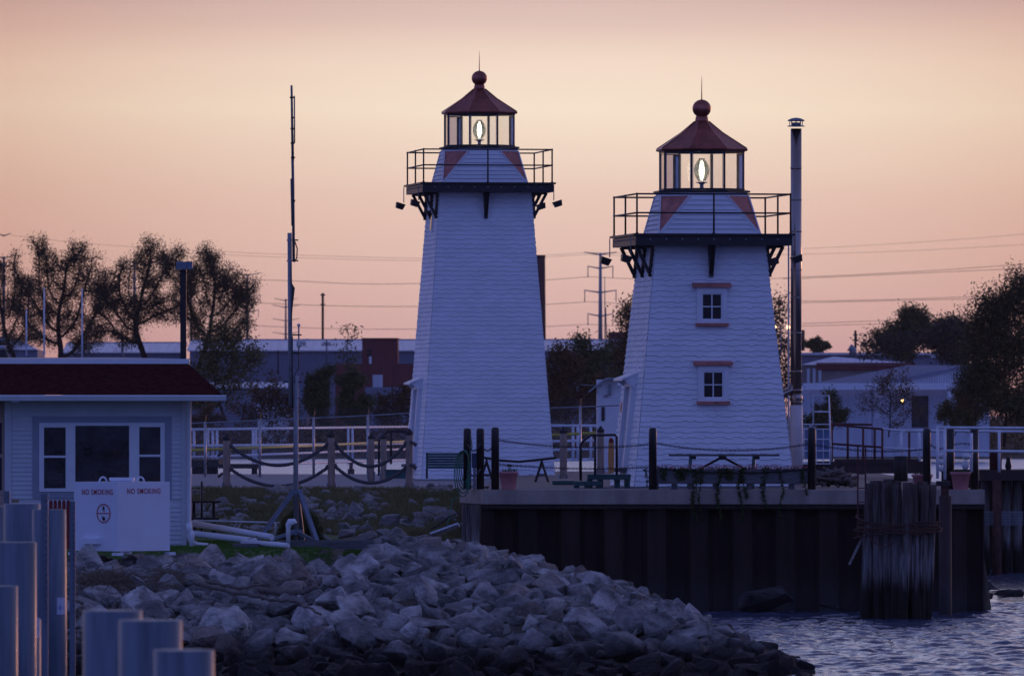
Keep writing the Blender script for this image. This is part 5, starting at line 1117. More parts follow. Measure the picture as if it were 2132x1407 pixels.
# bank rocks below the rope fence
bank = [(740,1062,40,196),(770,1050,55,200),(700,1050,45,201),(812,1085,50,191),(796,1110,32,186),(833,1030,28,205),(905,1070,46,196),(935,1062,26,198),(655,1055,30,201),(690,1082,22,194),(860,1052,20,201),(480,1058,26,199),(466,1068,24,196),(495,1066,22,196),(515,1065,20,197),(757,1035,30,205),(640,1105,28,180),(724,1112,40,178),(690,1118,36,176),(660,1116,20,177),(765,1118,40,176),(830,1112,40,177),(715,1095,26,184),(890,1048,20,202),(740,1098,20,185)]
for i, (px, py, wd_, D) in enumerate(bank):
    x = X(px, D); z = max(Z(py, D), gh(x, D)-.02)
    z = Z(py, D)
    me = RK[rr.randrange(16)].copy(); me.materials.clear(); me.materials.append(M['bankrock'])
    o = bpy.data.objects.new('bank_rock', me); COL.objects.link(o); o.location = (x, D, z); o.rotation_euler = (rr.uniform(-.4,.4), rr.uniform(-.4,.4), rr.uniform(0,6.28)); o.scale = (wd_*D/FPX*1.25,)*3
    a, n_ = min(((472,'left capped post'),(560,'gap left of the mast'),(616,'mast'),(690,'middle capped post'),(770,'lower rope between the posts'),(852,'lighthouse side post'),(930,'quay corner')), key=lambda q: abs(q[0]-px))
    tag(o, f"{'large' if wd_ > 42 else 'middling' if wd_ > 27 else 'small'} pale rock {'high on' if py < 1056 else 'halfway down' if py < 1088 else 'low on'} the grassy bank {'left' if px < a else 'right'} below the {n_}", 'rock', 'rocks set in the grassy bank')
bf = []
for _ in range(650):
    x_, y_ = rr.uniform(-7.2,-.9), rr.uniform(187,207)
    if noise.noise((x_*.7, y_*.25, 4)) > -.05: bf.append((x_, y_, rr.uniform(.08,.38), gh(x_, y_)))
heap(bf, 'bank_rubble', M['bankrock'], 'small pale stones scattered in the grassy bank', 'rubble')
def one_rock(px, py, wd_, hpx, D, m, label, grp=None, seed=3):
    me = RK[seed].copy(); me.materials.clear(); me.materials.append(m); o = bpy.data.objects.new('shore_rock', me); COL.objects.link(o); o.location = P(px, py, D)
    o.scale = (wd_*D/FPX*1.05, wd_*D/FPX*.7, hpx*D/FPX*1.5); tag(o, label, 'rock', grp)
one_rock(1592, 1254, 112, 62, 189.6, M['rockdark'], 'big dark rock lying at the waterline against the sheet piling', seed=5)
one_rock(1725, 1262, 40, 22, 190, M['rockdark'], 'low dark rock at the waterline left of the timber cluster', seed=2)
one_rock(2072, 1220, 66, 66, 215, M['rockdark'], 'big brown rock at the right end of the quay', seed=7)
one_rock(2100, 1238, 70, 36, 207, M['rockdark'], 'low black weedy rock in the water at the right quay end', seed=9)
one_rock(2045, 1246, 60, 28, 205, M['rockdark'], 'dark wet rock touching the right corner of the sheet piling', seed=1)
# driftwood and reeds
def branch(pts, r0, r1, lab):
    P_ = [P(*p) for p in pts]; q = []
    for a, b_ in zip(P_, P_[1:]):
        for i in range(6): q.append(a.lerp(b_, i/6)+Vector((rr.gauss(0,.012), rr.gauss(0,.012), rr.gauss(0,.012))))
    q.append(P_[-1]); n = len(q); solo(MB().tube(q, [(r0+(r1-r0)*i/n)*.62*(1+rr.uniform(-.07,.07)) for i in range(n)], 8), 'driftwood', M['drift'], lab, 'driftwood', P_[0], 'driftwood on the rocks')
branch([(672,1204,148.8),(655,1222,148.6),(630,1232,148.6),(585,1234,148.7),(540,1226,149)], .05, .09, 'curved grey driftwood branch lying on the middle of the rock slope')
branch([(405,1214,149.8),(470,1228,149),(560,1246,148),(620,1252,147.5),(668,1278,146.5)], .07, .03, 'long thin driftwood log slanting across the rocks')
branch([(430,1212,150.2),(500,1222,149.5),(545,1216,149.6)], .05, .03, 'short dark driftwood stick above the long log')
branch([(140,1242,147.5),(172,1256,147)], .05, .04, 'driftwood stub beside the pipe with the arrow sticker')
rd = MB()
for _ in range(700):
    px = rr.gauss(225, 34) if rr.random() < .75 else rr.gauss(350, 16); py = 1206+rr.gauss(0, 9); D = 151.5-(py-1206)*.06+rr.uniform(-.4,.4); c = P(px, py, D); a = rr.gauss(0, .7); d = Vector((math.cos(a), rr.gauss(0,.5), math.sin(a)*.5)).normalized()*rr.uniform(.05,.2); rd.bar(c-d, c+d, rr.uniform(.005,.011))
solo(rd, 'dry_reeds', M['reed'], 'tangle of dry reeds and twigs washed onto the rocks', 'reeds', P(225,1206,151.5), kind='stuff')
tw = MB()
for _ in range(60):
    x_, y_ = rr.uniform(-6,4), rr.uniform(145,160); z_ = gh(x_, y_)+.3; a = rr.uniform(0,3.14); d = Vector((math.cos(a), math.sin(a)*.5, rr.uniform(-.4,.4)))*rr.uniform(.08,.25); tw.bar(Vector((x_,y_,z_))-d, Vector((x_,y_,z_))+d, rr.uniform(.006,.012))
solo(tw, 'twigs', M['reed'], 'loose pale twigs caught among the boulders', 'twigs', (0,150,1), kind='stuff')

# ------------------------------------------------------------------ grass on bank and lawn edge
def tufts(n, fn, hgt, m, name, label, w0=.006):
    mb = MB()
    for _ in range(n):
        r_ = fn()
        if r_ is None: continue
        x, y, z = r_
        for _k in range(5):
            a = rr.uniform(0, 6.28); h_ = hgt*rr.uniform(.5,1.3); ln_ = Vector((math.cos(a), math.sin(a)*.6, 0))*h_*.5; b0 = Vector((x+rr.uniform(-.05,.05), y+rr.uniform(-.05,.05), z)); sd_ = Vector((w0+.004,0,0)); tp = b0+ln_+Vector((0,0,h_))
            mb.add([b0-sd_, b0+sd_, tp], [(0,1,2)])
    solo(mb, name, m, label, 'grass', (0,0,0), kind='stuff')
def f1():
    x, y = rr.uniform(-7.6,-.95), rr.uniform(186.5,206.5)
    if noise.noise((x*.7, y*.25, 4)) > .16+.2*rr.random(): return None
    return x, y, gh(x, y)-.02
tufts(12000, f1, .15, M['grassb'], 'bank_grass', 'rough dry grass and weeds growing on the bank')
tufts(3000, lambda: (rr.uniform(-7.6,-.95), rr.gauss(207.6,.4), 2.39), .06, M['grassb'], 'edge_grass', 'weeds along the gravel path edge', .01)
def f2():
    x, y = rr.uniform(-7.5,-2.6), rr.uniform(158,172); return x, y, gh(x, y)+.05
tufts(7000, f2, .04, leafmat('lawn_blade', (.05,.12,.015), (.10,.20,.03)), 'lawn_grass', 'short green lawn grass behind the rocks')

# ------------------------------------------------------------------ vegetation
def grow(base, att, step, infl, kill, trunk_to, iters=140):
    """space colonisation; returns nodes, parents"""
    nodes = [np.array(base, float)]; par = [-1]; t = np.array(trunk_to, float); n = max(1, int(np.linalg.norm(t-nodes[0])/step))
    for i in range(n): nodes.append(nodes[0]+(t-nodes[0])*(i+1)/n); par.append(len(nodes)-2)
    att = np.array(att); Nn = np.array(nodes)
    for _ in range(iters):
        if len(att) == 0: break
        d = np.linalg.norm(att[:,None,:]-Nn[None,:,:], axis=2); near = d.argmin(1); dm = d[np.arange(len(att)), near]
        keep = dm > kill; act = dm < infl; dirs = {}
        for a in np.nonzero(act)[0]:
            v = att[a]-Nn[near[a]]; v /= np.linalg.norm(v)+1e-9; dirs.setdefault(near[a], []).append(v)
        new = []
        for k, vs in dirs.items():
            v = np.sum(vs, 0)+np.random.normal(0, .25, 3)
            v /= np.linalg.norm(v)+1e-9; new.append((Nn[k]+v*step, k))
        if not new: break
        for p, k in new: par.append(k)
        Nn = np.vstack([Nn, [p for p, _ in new]]); att = att[keep]
        if len(Nn) > 2600: break
    return Nn, par
def tree(name, label, cat, D, base_px, lobes, leaf, n_att=260, leaves=7000, ls=.13, group=None, rtip=.018, trunk_k=.35, dens=1.0, spread=.28, seed=1, bark=True, clump=True):
    rr = random.Random(seed); np.random.seed(seed); s = D/FPX; base = P(base_px[0], base_px[1], D)
    lob = [(X(a, D), Z(b_, D), c*s, d*s) for a, b_, c, d in lobes]; att = []
    sub = []
    for a, b_, c, d in lob:
        for _ in range(9):
            t_ = rr.uniform(0, 6.283); q_ = rr.uniform(.3, .92); k2 = rr.uniform(.24, .48); sub.append((a+c*q_*math.cos(t_), b_+d*q_*math.sin(t_), c*k2, d*k2))
        sub.append((a, b_, c*.5, d*.5))
    lob0 = lob; lob = sub if clump else lob
    tot = sum(c*d for *_, c, d in lob)
    for a, b_, c, d in lob:
        for _ in range(int(n_att*c*d/tot)+1):
            while True:
                u = np.random.uniform(-1, 1, 3)
                if np.dot(u, u) < 1: break
            att.append((a+u[0]*c, D+u[1]*min(c, d)*.8, b_+u[2]*d))
    size = max(max(a+c for a, b_, c, d in lob)-min(a-c for a, b_, c, d in lob), max(b_+d for a, b_, c, d in lob)-base.z)
    step = size*.022; top = np.mean(np.array(att), 0); tt = (base.x+(top[0]-base.x)*.2, D, base.z+(top[2]-base.z)*trunk_k)
    Nn, par = grow(base, att, step, size*.45, step*2.0, tt)
    n = len(Nn); kids = [[] for _ in range(n)]
    for i in range(1, n): kids[par[i]].append(i)
    rad = np.zeros(n)
    for i in range(n-1, -1, -1): rad[i] = (sum(rad[k]**2.3 for k in kids[i]))**(1/2.3) if kids[i] else rtip*size/10
    mb = MB()
    for i in range(n):           # chains
        if i == 0 or len(kids[par[i]]) > 1 or par[i] == 0:
            ch = [par[i] if i else 0]+([i] if i else []); j = i
            while len(kids[j]) == 1: j = kids[j][0]; ch.append(j)
            if len(ch) > 1:
                rs = [float(rad[c]) for c in ch]; rs[0] = min(rs[0], rs[1]*1.3)
                mb.tube([Vector(Nn[c]) for c in ch], rs, 5, caps=False)
    T = thing(name, label, cat, base, 0, group)
    mb.build('trunk', M['bark'], T, True)
    lf = MB(); thr = rtip*size/10*3.2; tips = [i for i in range(n) if rad[i] < thr]
    if not tips: tips = list(range(n))
    cw = [noise.noise(Vector(Nn[i])*(4/size*2)) for i in tips]
    tips = [t for t, c in zip(tips, cw) if c > -.35 or dens > .9]
    per = max(1, leaves//len(tips)); sp = size*spread*.10
    V = []; F = []; k = 0
    for i in tips:
        c0 = Vector(Nn[i]); m_ = int(per*rr.uniform(.3,1.9))
        for _ in range(m_):
            c = c0+Vector((rr.gauss(0, sp), rr.gauss(0, sp), rr.gauss(0, sp))); u = Vector((rr.gauss(0,1), rr.gauss(0,1), rr.gauss(0,1))).normalized(); v = u.orthogonal().normalized(); z = ls*rr.uniform(.5,1.3)
            V += [c-u*z, c+v*z*.6, c+u*z, c-v*z*.6]; F.append((k, k+1, k+2, k+3)); k += 4
    lf.add(V, F); lf.build('crown', leaf, T, True)
    return T
GL = 'tall half bare trees behind the house'
DTR = 700
tree('broadleaf_tree','half bare autumn tree cut by the left picture edge','tree',DTR,(60,800),[(-15,600,75,80),(40,650,50,60),(20,700,60,40),(-10,690,60,50)],M['olive'],332,17409,.066,GL,spread=.25,rtip=.034,trunk_k=.06,seed=1)
tree('broadleaf_tree','half bare autumn tree with the tallest rounded top left of the lamp post','tree',DTR+10,(125,800),[(120,545,64,58),(190,590,50,66),(75,640,60,60),(130,610,60,60),(160,680,75,50),(80,705,50,30)],M['olive'],645,37497,.066,GL,spread=.25,rtip=.034,trunk_k=.06,seed=2)
tree('broadleaf_tree','half bare autumn tree with fanned open branches directly left of the lamp post','tree',DTR+5,(330,800),[(300,560,60,56),(245,610,55,60),(330,620,60,60),(235,690,55,40),(275,660,50,50)],M['olive'],645,32140,.066,GL,spread=.25,rtip=.034,trunk_k=.06,seed=3)
tree('broadleaf_tree','half bare autumn tree leaning out to the right of the lamp post','tree',DTR,(392,810),[(425,555,66,55),(480,600,56,50),(430,640,60,50),(380,590,36,70),(510,650,30,40),(460,690,50,34)],M['olive'],645,34819,.066,GL,spread=.25,rtip=.034,trunk_k=.06,seed=4)
tree('leafy_bush','loose yellow green bush behind the house corner','bush',640,(470,880),[(450,720,45,50),(500,740,45,50),(460,790,60,50),(400,800,60,60)],M['yellowleaf'],220,7000,.11,None,spread=.5,seed=5,trunk_k=.1)
tree('evergreen_bush','dark cone topped bush left of the maroon block','bush',620,(670,900),[(668,790,26,36),(672,840,40,40)],M['greenleaf'],130,6500,.10,None,spread=.4,seed=6,trunk_k=.05)
tree('evergreen_bush','broad dark bush in front of the maroon block','bush',615,(735,900),[(732,810,32,44),(745,850,40,36)],M['greenleaf'],130,6500,.10,None,spread=.4,seed=7,trunk_k=.05)
tree('shrub','dull brown shrub between the mast and the house','bush',625,(560,900),[(560,830,40,50),(520,850,40,40),(600,850,36,40)],M['brownleaf'],160,4000,.09,None,spread=.5,seed=8,trunk_k=.1)
tree('shrub','dark brown shrub left of the taller lighthouse','bush',618,(830,900),[(830,830,40,46),(800,860,40,34),(870,850,30,50)],M['brownleaf'],160,5200,.09,None,spread=.5,seed=9,trunk_k=.1)
tree('shrub','reddish low shrub by the corner of the house','bush',610,(430,910),[(430,870,34,26),(410,880,30,22)],M['brownleaf'],80,2200,.08,None,spread=.5,seed=10,trunk_k=.1)
tree('sapling','thin bare topped sapling rising over the pale metal roof','tree',650,(722,900),[(722,695,20,20),(725,740,26,30),(720,790,18,30)],M['yellowleaf'],90,500,.11,None,spread=.4,seed=11)
tree('autumn_tree','mixed brown and green tree just right of the taller lighthouse','tree',640,(1180,900),[(1175,770,40,50),(1200,830,60,50),(1150,840,40,50)],M['brownleaf'],240,11000,.11,None,spread=.5,seed=12,trunk_k=.1)
tree('autumn_tree','green topped tree in front of the teal pylon','tree',650,(1225,900),[(1205,725,26,24),(1235,770,46,50),(1250,830,50,50)],M['greenleaf'],240,9000,.11,None,spread=.5,seed=13,trunk_k=.1)
tree('autumn_tree','dark reddish tree touching the left side of the shorter lighthouse','tree',660,(1295,900),[(1290,740,34,50),(1290,810,50,60),(1310,660,22,30)],M['brownleaf'],240,8000,.11,None,spread=.45,seed=14,trunk_k=.1)
tree('broadleaf_tree','loose leafy tree showing right of the shorter lighthouse','tree',660,(1615,900),[(1618,650,26,36),(1610,720,36,50),(1605,800,40,60)],M['olive'],240,5000,.12,None,spread=.4,seed=15,trunk_k=.1)
tree('round_tree','low dark round tree beside the flue','tree',1100,(1700,760),[(1702,718,30,16)],M['greenleaf'],90,2600,.17,'low round trees on the skyline',spread=.5,seed=16,trunk_k=.1)
tree('round_tree','low dark round tree left of the short utility pole','tree',1100,(1745,760),[(1745,718,28,14)],M['greenleaf'],90,2600,.17,'low round trees on the skyline',spread=.5,seed=17,trunk_k=.1)
tree('round_tree','big dark green round tree on the skyline at right','tree',900,(1905,790),[(1895,690,60,44),(1950,700,46,36),(1850,705,40,26)],M['greenleaf'],300,26000,.13,None,spread=.5,seed=18,trunk_k=.1)
tree('round_tree','dark tree mass between the skyline tree and the big right tree','tree',880,(1985,790),[(1975,700,46,34),(2010,720,40,30),(1820,722,26,10)],M['darkleaf'],160,8000,.17,None,spread=.5,seed=19,trunk_k=.1)
tree('broadleaf_tree','tall dense dark green tree at the right picture edge','tree',520,(2090,930),[(2105,620,40,56),(2050,660,46,50),(2120,720,60,70),(2060,740,56,60),(2090,820,80,70),(2150,640,40,60)],M['darkgreen'] if 'darkgreen' in M else M.setdefault('darkgreen', leafmat('dark_green_leaf', (.030,.032,.014), (.13,.11,.042))),420,52000,.072,None,spread=.42,seed=20,trunk_k=.15)
tree('shrub','sparse reddish shrub in front of the white canopy building','bush',560,(1850,910),[(1850,800,50,40),(1870,850,50,40),(1810,840,30,30)],M['brownleaf'],190,2600,.07,None,spread=.45,seed=21,trunk_k=.15)
tree('leafy_bush','green bush left of the white canopy building door','bush',565,(1730,905),[(1725,855,44,36),(1700,870,30,26)],M['greenleaf'],110,4500,.08,None,spread=.5,seed=22,trunk_k=.1)
tree('leafy_bush','rounded green bush right of the dark doorway','bush',555,(1985,910),[(1985,860,40,30),(2030,870,40,30),(2000,830,30,30)],M['yellowleaf'],130,5500,.08,None,spread=.5,seed=23,trunk_k=.1)
tree('shrub','orange tinged shrub under the big right tree','bush',550,(2030,900),[(2015,815,30,34),(2050,830,30,30)],M['brownleaf'],110,3000,.08,None,spread=.5,seed=24,trunk_k=.1)
# round conifer by the mast
DJ = 172.0; T = thing('juniper_bush', 'round feathery evergreen bush behind the mast tripod', 'bush', P(625,1128,DJ)); mb = MB(); rj = random.Random(4)
for _ in range(9000):
    d = Vector((rj.gauss(0,1), rj.gauss(0,1), abs(rj.gauss(0,1))*1.0)).normalized(); r_ = (.25+.75*rj.random()**.5)*(1+.12*noise.noise(d*4)); c = Vector((d.x*.42*r_, d.y*.42*r_, d.z*.62*r_)); e = (d+Vector((rj.gauss(0,.3),rj.gauss(0,.3),rj.gauss(.3,.3)))).normalized()*rj.uniform(.03,.08); sd_ = e.orthogonal().normalized()*.010; mb.add([c-sd_, c+sd_, c+e], [(0,1,2)])
mb.build('foliage', M['conifer'], T); MB().tube([(0,0,-.02),(0,0,.35)],[.04,.02],6).build('stem', M['bark'], T)
# scrub along the far bank
sc = MB(); rj = random.Random(8)
for _ in range(36000):
    px = rj.uniform(380, 2160); D = rj.uniform(866, 900); top = 26+20*noise.noise((px*.02, 1, 0))+12*noise.noise((px*.07, 5, 0)); x = X(px, D); z = fh(x, D)+rj.random()**.8*top*D/FPX*1.6; s_ = rj.uniform(.08,.2); c = Vector((x, D, z)); leafq(sc, c, s_, rj)
solo(sc, 'scrub', M['brownleaf'], 'dark scrub growing along the far bank', 'scrub', (0,880,0), kind='stuff')
sc = MB()
for _ in range(15000):
    px = rj.uniform(-40, 2160); D = rj.uniform(600, 615); x = X(px, D); z = -.1+rj.random()*.1; 
    break

# ------------------------------------------------------------------ far buildings
def bldg(name, label, D, px0, px1, top, bot, m, depth=20, cat='building'):
    T = thing(name, label, cat, P((px0+px1)/2, bot, D)); MB().bb(X(px0,D),X(px1,D),D,D+depth,min(Z(bot,D),0.5),Z(top,D)).build('wall', m, T, True); return T
def seam_roof(T, D, px0, px1, yt, yb, m, depth=14, front=-.4):
    s = MB(); x0, x1 = X(px0,D), X(px1,D); z0, z1 = Z(yb,D), Z(yt,D)
    s.add([(x0,D+front,z0),(x1,D+front,z0),(x1,D+depth,z1),(x0,D+depth,z1),(x0,D+front,z0-.12),(x1,D+front,z0-.12)], [(0,1,2,3),(4,5,1,0)])
    n = int((x1-x0)/.9)
    for i in range(n+1): x = x0+(x1-x0)*i/n; s.bar((x,D+front,z0+.03),(x,D+depth,z1+.03),.06,.06)
    s.build('roof', m, T, True); MB().bb(x0,x1,D+depth,D+depth+.4,z1-.4,z1+.12).build('ridge_cap', M['bluewall'], T, True)
T = bldg('warehouse', 'very long blue grey warehouse with pale metal roof on the far shore', 1000, 395, 1300, 729, 905, M['bluewall'], 12); seam_roof(T, 1000, 390, 1305, 706, 729, M['metalroof'], 12)
rb = MB(); x = X(395,1000)
while x < X(1300,1000): rb.bb(x, x+.1, 999.93, 999.999, 1, Z(730,1000)); x += .55
rb.build('wall_ribs', M['bluewall'], T, True)
T = bldg('warehouse', 'pale roofed warehouse glimpsed behind the half bare trees', 1010, 130, 380, 733, 905, M['bluewall'], 12); seam_roof(T, 1010, 130, 382, 712, 733, M['metalroof'], 12)
T = bldg('storage_barn', 'grey gable roofed barn at the left edge behind the house', 900, -60, 78, 728, 905, M['bluewall'], 14)
MB().add([P(-60,728,899.6),P(-60,708,905),P(40,706,905),P(80,728,899.6),P(80,728,912),P(-60,728,912)], [(0,3,2,1),(3,4,2),(1,2,4,5)]).build('roof', M['palewall'], T, True); MB().bb(X(-10,902),X(16,902),901,903,Z(712,902),Z(702,902)).build('ridge_vent', M['palewall'], T, True)
T = bldg('process_block', 'tall maroon panelled block in front of the warehouse roof', 960, 754, 828, 705, 905, M['brownwall'], 10)
MB().bb(X(764,960),X(772,960),959.7,959.99,Z(742,960),Z(727,960)).build('window', M['dark'], T, True)
MB().tube([P(771,742,959.4),P(771,806,959.4)],.14,8).build('downpipe', M['palewall'], T, True); MB().bb(X(752,960),X(830,960),959.8,970.2,Z(705,960),Z(703.5,960)).build('parapet', M['rust'], T, True)
T = bldg('annex', 'low maroon wing running right of the tall maroon block', 955, 698, 900, 757, 905, M['brownwall'], 4)
T = bldg('loading_bay', 'small grey unit low on the maroon block', 945, 776, 796, 780, 905, M['palewall'], 2)
T = bldg('boat_store', 'long low grey blue shed behind the house corner', 890, 400, 640, 806, 905, M['bluewall'], 8); seam_roof(T, 890, 395, 600, 795, 806, M['palewall'], 8)
T = bldg('office_unit', 'low pale blue unit behind the brown shrubs', 885, 760, 860, 806, 905, M['bluewall'], 8)
MB().bb(X(534,888),X(540,888),887.9,888.2,Z(870,888),Z(841,888)).build('post', M['palewall'], bldg('carport', 'low open carport behind the mast', 884, 536, 600, 842, 850, M['palewall'], 2, 'carport'), True)
T = thing('chimney_stack', 'dark red brick chimney stack behind the taller lighthouse', 'chimney', P(1122,760,1300)); MB().lathe([(13.5*1300/FPX,Z(780,1300)),(11.5*1300/FPX,Z(531,1300))], (X(1123.5,1300),1300,0), 20).build('stack', M['brick'], T, True); MB().lathe([(12.3*1300/FPX,Z(536,1300)),(12.3*1300/FPX,Z(531,1300))], (X(1123.5,1300),1300,0), 20).build('rim', M['black'], T, True)
T = bldg('storage_tank', 'dark maroon block on the skyline left of the shorter lighthouse', 1200, 1268, 1316, 691, 800, M['brownwall'], 10)
# right side buildings
T = bldg('factory', 'low tan and maroon factory behind the white canopy building', 1000, 1655, 1900, 760, 905, M['tanwall'], 14)
MB().bb(X(1700,1000),X(1905,1000),999.7,1014,Z(770,1000),Z(755,1000)).build('fascia', M['brownwall'], T, True); MB().add([P(1668,759,999.5),P(1735,742,1003),P(1900,756,1003),P(1900,760,999.5),P(1900,757,1012),P(1668,757,1012)], [(0,3,2,1),(1,2,4,5)]).build('roof', M['metalroof'], T, True)
for p in (1680,1692,1704): MB().bb(X(p,1000),X(p+6,1000),999.8,999.99,Z(830,1000),Z(767,1000)).build('pilaster', M['palewall'], T, True)
T = bldg('long_shed', 'long dark flat roofed shed below the skyline tree', 1080, 1655, 2010, 738, 830, M['bluewall'], 10); MB().bb(X(1655,1080),X(2010,1080),1079.5,1090,Z(739,1080),Z(734,1080)).build('roof_edge', M['metalroof'], T, True)
MB().tube([P(1776,745,1078),P(1776,728,1078),P(1768,723,1078)],[.5,.45,.5],8).build('exhaust_duct', M['galvdull'], T, True)
for p in (1945, 1958, 1973): MB().lathe([(.35,0),(.4,.3),(.0,.8)], P(p,748,1070), 10).build('roof_vent', M['galv'], T, True)
Dc = 800; T = bldg('canopy_building', 'white ribbed industrial building with long white canopy at right', Dc, 1670, 2060, 808, 905, M['palewall'], 10)
MB().add([P(1680,800,Dc-.5),P(2060,800,Dc-.5),P(2060,760,Dc+6),P(1890,760,Dc+6)], [(0,1,2,3)]).build('roof', M['bluewall'], T, True)
MB().prism([(X(1830,Dc),Z(800,Dc)),(X(2060,Dc),Z(800,Dc)),(X(2060,Dc),Z(757,Dc)),(X(1990,Dc),Z(762,Dc))], Dc-.6, Dc-.7).build('gable', M['palewall'], T, True)
MB().bar(P(1830,800,Dc-.8),P(2040,757,Dc-.8),.25,.3).build('verge', M['bluewall'], T, True)
MB().bb(X(1668,Dc),X(2060,Dc),Dc-5,Dc-.71,Z(811,Dc),Z(803,Dc)).bb(X(1668,Dc),X(2060,Dc),Dc-5.05,Dc-5.001,Z(803,Dc),Z(798,Dc)).build('canopy', M['trim'], T, True)
MB().bb(X(1898,Dc),X(1933,Dc),Dc-.06,Dc-.001,Z(890,Dc),Z(824,Dc)).build('doorway', M['dark'], T, True); MB().bb(X(1968,Dc),X(1975,Dc),Dc-4.9,Dc-4.6,1.5,Z(811,Dc)).build('post', M['trim'], T, True); MB().bb(X(1810,Dc),X(1813,Dc),Dc-4.9,Dc-4.6,1.5,Z(811,Dc)).build('post', M['bluewall'], T, True)
MB().bb(X(1820,Dc),X(1835,Dc),Dc-.06,Dc-.001,Z(870,Dc),Z(815,Dc)).build('window', M['trim'], T, True)
MB().sphere(P(1879,834,Dc-5.5), .11, 10, 8).build('wall_lamp', M['lampo'], T, True)
cw = MB(); cw.v = []
for p in np.arange(1835, 2058, 5): cw.bb(X(p,Dc)-.02,X(p,Dc)+.02,Dc-.74,Dc-.701,Z(800,Dc),Z(np.interp(p,[1830,1990,2060],[799,763,758]),Dc))
cw.build('gable_ribs', M['bluewall'], T, True)
# ------------------------------------------------------------------ pylons, poles, wires
def pylon(px, top, bot, D, w_, arms, lab, m, grp='steel power pylons on the skyline'):
    s = D/FPX; T = thing('pylon', lab, 'pylon', P(px, bot, D), 0, grp)
    MB().tube([P(px,bot,D),P(px,top,D)],[w_*s*.7,w_*s*.38],8).build('pole', m, T, True)
    for y_, hw_, drop in arms:
        a = MB().tube([P(px-hw_,y_-4,D),P(px-hw_*.4,y_-1,D),P(px,y_+1,D),P(px+hw_*.4,y_-1,D),P(px+hw_,y_-4,D)],[w_*s*.14,w_*s*.2,w_*s*.28,w_*s*.2,w_*s*.14],6)
        ao = a.build('crossarm', m, T, True)
        if drop:
            i_ = MB()
            for sg in (-1,1): i_.tube([P(px+sg*hw_*.96,y_-3,D),P(px+sg*hw_*.96,y_-3+drop,D)],w_*s*.14,6)
            i_.build('insulators', M['greypole'], ao); ALL[-1].data.transform(Matrix.Translation(-Vector(T.location)))
pylon(1250, 527, 730, 2300, 7, [(529,34,0),(558,27,23),(608,34,23),(657,27,23)], 'teal steel pylon with four crossarms between the lighthouses', M['pylon'])
pylon(515, 571, 740, 2500, 5, [(572,28,0),(618,28,16),(649,24,14)], 'grey pylon behind the rightmost half bare tree', M['greypole'])
pylon(595, 622, 740, 3000, 4, [(625,24,0),(639,28,0),(667,28,0),(695,28,0)], 'small distant grey pylon just left of the mast', M['greypole'])
pylon(280, 545, 740, 2500, 6, [(546,26,0),(600,20,0)], 'grey pylon seen through the fan shaped tree', M['greypole'])
pylon(398, 560, 740, 2700, 4, [(565,18,0)], 'thin grey pylon behind the lamp post', M['greypole'])
pylon(8, 534, 740, 2300, 6, [(490,14,0),(536,22,0)], 'grey pylon at the left picture edge', M['greypole'])
def pole(px, top, bot, D, w_, lab, m, extra=(), grp=None):
    s = D/FPX; T = thing('utility_pole', lab, 'pole', P(px,bot,D), 0, grp); MB().tube([P(px,bot,D),P(px,top,D)],w_*s/2,8).build('pole', m, T, True)
    if extra:
        e = MB()
        for y_, hw_ in extra: e.bar(P(px-hw_,y_,D),P(px+hw_,y_,D),.12*D/1000*1.2)
        e.build('fittings', m, T, True)
pole(672, 610, 720, 1400, 5, 'dark wooden utility pole rising above the warehouse roof', M['bark'], ((614,5),(634,5)))
pole(680, 708, 760, 1000-3, 3, 'short pole with crossarms against the warehouse wall', M['greypole'], ((714,8),(718,11)))
pole(1781, 688, 745, 1090, 5, 'short utility pole beside the skyline tree', M['bark'], ((697,5),(708,7)))
pole(579, 729, 780, 980, 3, 'thin dark pole in front of the warehouse wall', M['bark'])
pole(255, 702, 790, 900, 5, 'grey pole with fittings between the bare trees', M['greypole'], ((703,14),(706,10)))
pole(1671, 687, 730, 1150, 9, 'stubby brown stack behind the flue', M['brick'])
for px, t, b_, l in ((55,645,740,'short white mast left of the tall rounded tree'),(92,598,740,'white mast in front of the tall rounded tree'),(171,600,745,'tall thin white mast between the bare trees')):
    solo(MB().tube([P(px,b_,500),P(px,t,500)],[.05,.035],6), 'boat_mast', M['galvwhite'], l, 'mast', P(px,b_,500), 'white masts behind the house')
solo(MB().tube([P(1260,720,2200),P(1259,575,2200)],[.2,.08],6).tube([P(1264,720,2200),P(1261,640,2200)],.12,5), 'radio_mast', M['greypole'], 'thin lattice radio mast just right of the teal pylon', 'mast', P(1260,720,2200))
W_LINES = [([(505,581),(640,586),(870,590),(1150,582),(1230,576),(1450,580),(1660,577),(2150,548)],'upper pair'),([(1630,580),(1660,580),(2150,558)],'u2'),([(515,629),(870,638),(1150,633),(1225,628),(1450,630),(1660,627),(2150,611)],'m'),([(1640,631),(2150,619)],'m2'),([(515,677),(870,685),(1150,679),(1225,675),(1450,678),(1660,674),(1850,667)],'l'),([(1655,679),(1845,674)],'l2'),([(20,489),(300,515),(870,538),(1220,526),(1640,519),(2150,486)],'t'),([(300,522),(870,543),(1220,530),(1640,530),(2150,508)],'t2')]
WL = ['upper heavy power line crossing the sky behind both lighthouses','faint twin just under the upper heavy line at right','middle power line crossing the sky behind both lighthouses','faint twin of the middle line at right','lowest power line just above the warehouse roof','faint twin of the lowest line at right','topmost thin earth wire crossing the whole sky','second thin earth wire under the topmost one']
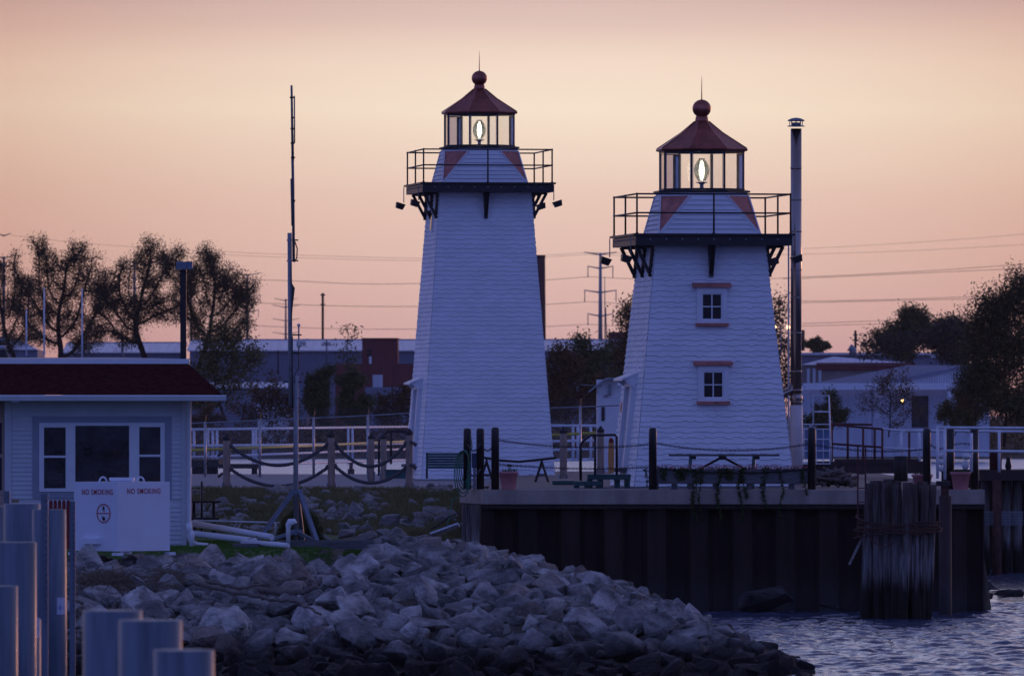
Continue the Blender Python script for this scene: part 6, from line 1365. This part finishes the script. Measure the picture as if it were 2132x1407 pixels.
for i, ((pts, _), l) in enumerate(zip(W_LINES, WL)):
    D = 2290; q = []
    for a, b_ in zip(pts, pts[1:]):
        for k in range(8): t = k/8; q.append(P(a[0]+(b_[0]-a[0])*t, a[1]+(b_[1]-a[1])*t+(3*4*t*(1-t) if b_[0]-a[0] > 200 and 'twin' not in l else 0), D))
    q.append(P(*pts[-1], D)); solo(MB().tube(q, .060 if i < 6 else .035, 5), 'power_line', M['wire'], l, 'wire', q[0], 'power lines crossing the sky')
for p in ((612,682),(1640,680),):
    pass
T = thing('yard_lights', 'pair of small lit yard lamps on a pole right of the shorter lighthouse', 'lamp', P(1625,740,600)); MB().sphere(P(1613,681,600),.09,10,8).build('bulb', M['lampo'], T, True); MB().sphere(P(1641,681,600),.11,10,8).build('bulb', M['lampo'], T, True); MB().tube([P(1626,740,600.3),P(1626,680,600.3)],.05,6).tube([P(1611,679,600.3),P(1643,679,600.3)],.03,6).build('pole', M['greypole'], T, True)
# lamp post behind the house
DLp = 185.0; T = thing('lamp_post', 'black lamp post with wide blue grey head behind the house', 'lamp post', P(382,760,DLp))
MB().bb(X(375.5,DLp),X(388,DLp),DLp-.06,DLp+.06,1.7,Z(561,DLp)).build('pole', M['black'], T, True)
hd = MB(); 
for i in range(5): hd.bb(X(367+i*6.8,DLp)+.003,X(367+(i+1)*6.8,DLp),DLp-.16+.01*(i%2),DLp+.16,Z(558,DLp),Z(545-(i%2)*.8,DLp))
hd.add([P(365,561,DLp-.2),P(402,560,DLp-.2),P(402,557,DLp-.2),P(365,557,DLp-.2),P(365,561,DLp+.2),P(402,560,DLp+.2),P(402,557,DLp+.2),P(365,557,DLp+.2)], [(0,1,2,3),(7,6,5,4),(0,4,5,1),(1,5,6,2),(2,6,7,3),(3,7,4,0)])
hd.build('lamp_head', M['galvpl'], T, True)

# ------------------------------------------------------------------ air
hm = bpy.data.materials.new('haze_air'); hm.use_nodes = True; t = hm.node_tree; t.nodes.clear()
pv = N('ShaderNodeVolumePrincipled', t); pv.inputs['Color'].default_value = (.86,.80,.88,1); pv.inputs['Density'].default_value = 3.5e-5; pv.inputs['Anisotropy'].default_value = .55
ho = N('ShaderNodeOutputMaterial', t); t.links.new(pv.outputs[0], ho.inputs['Volume'])
tag(MB().bb(-9100, 9100, -30, 9100, -3, 75).build('haze', hm), kind='stuff')
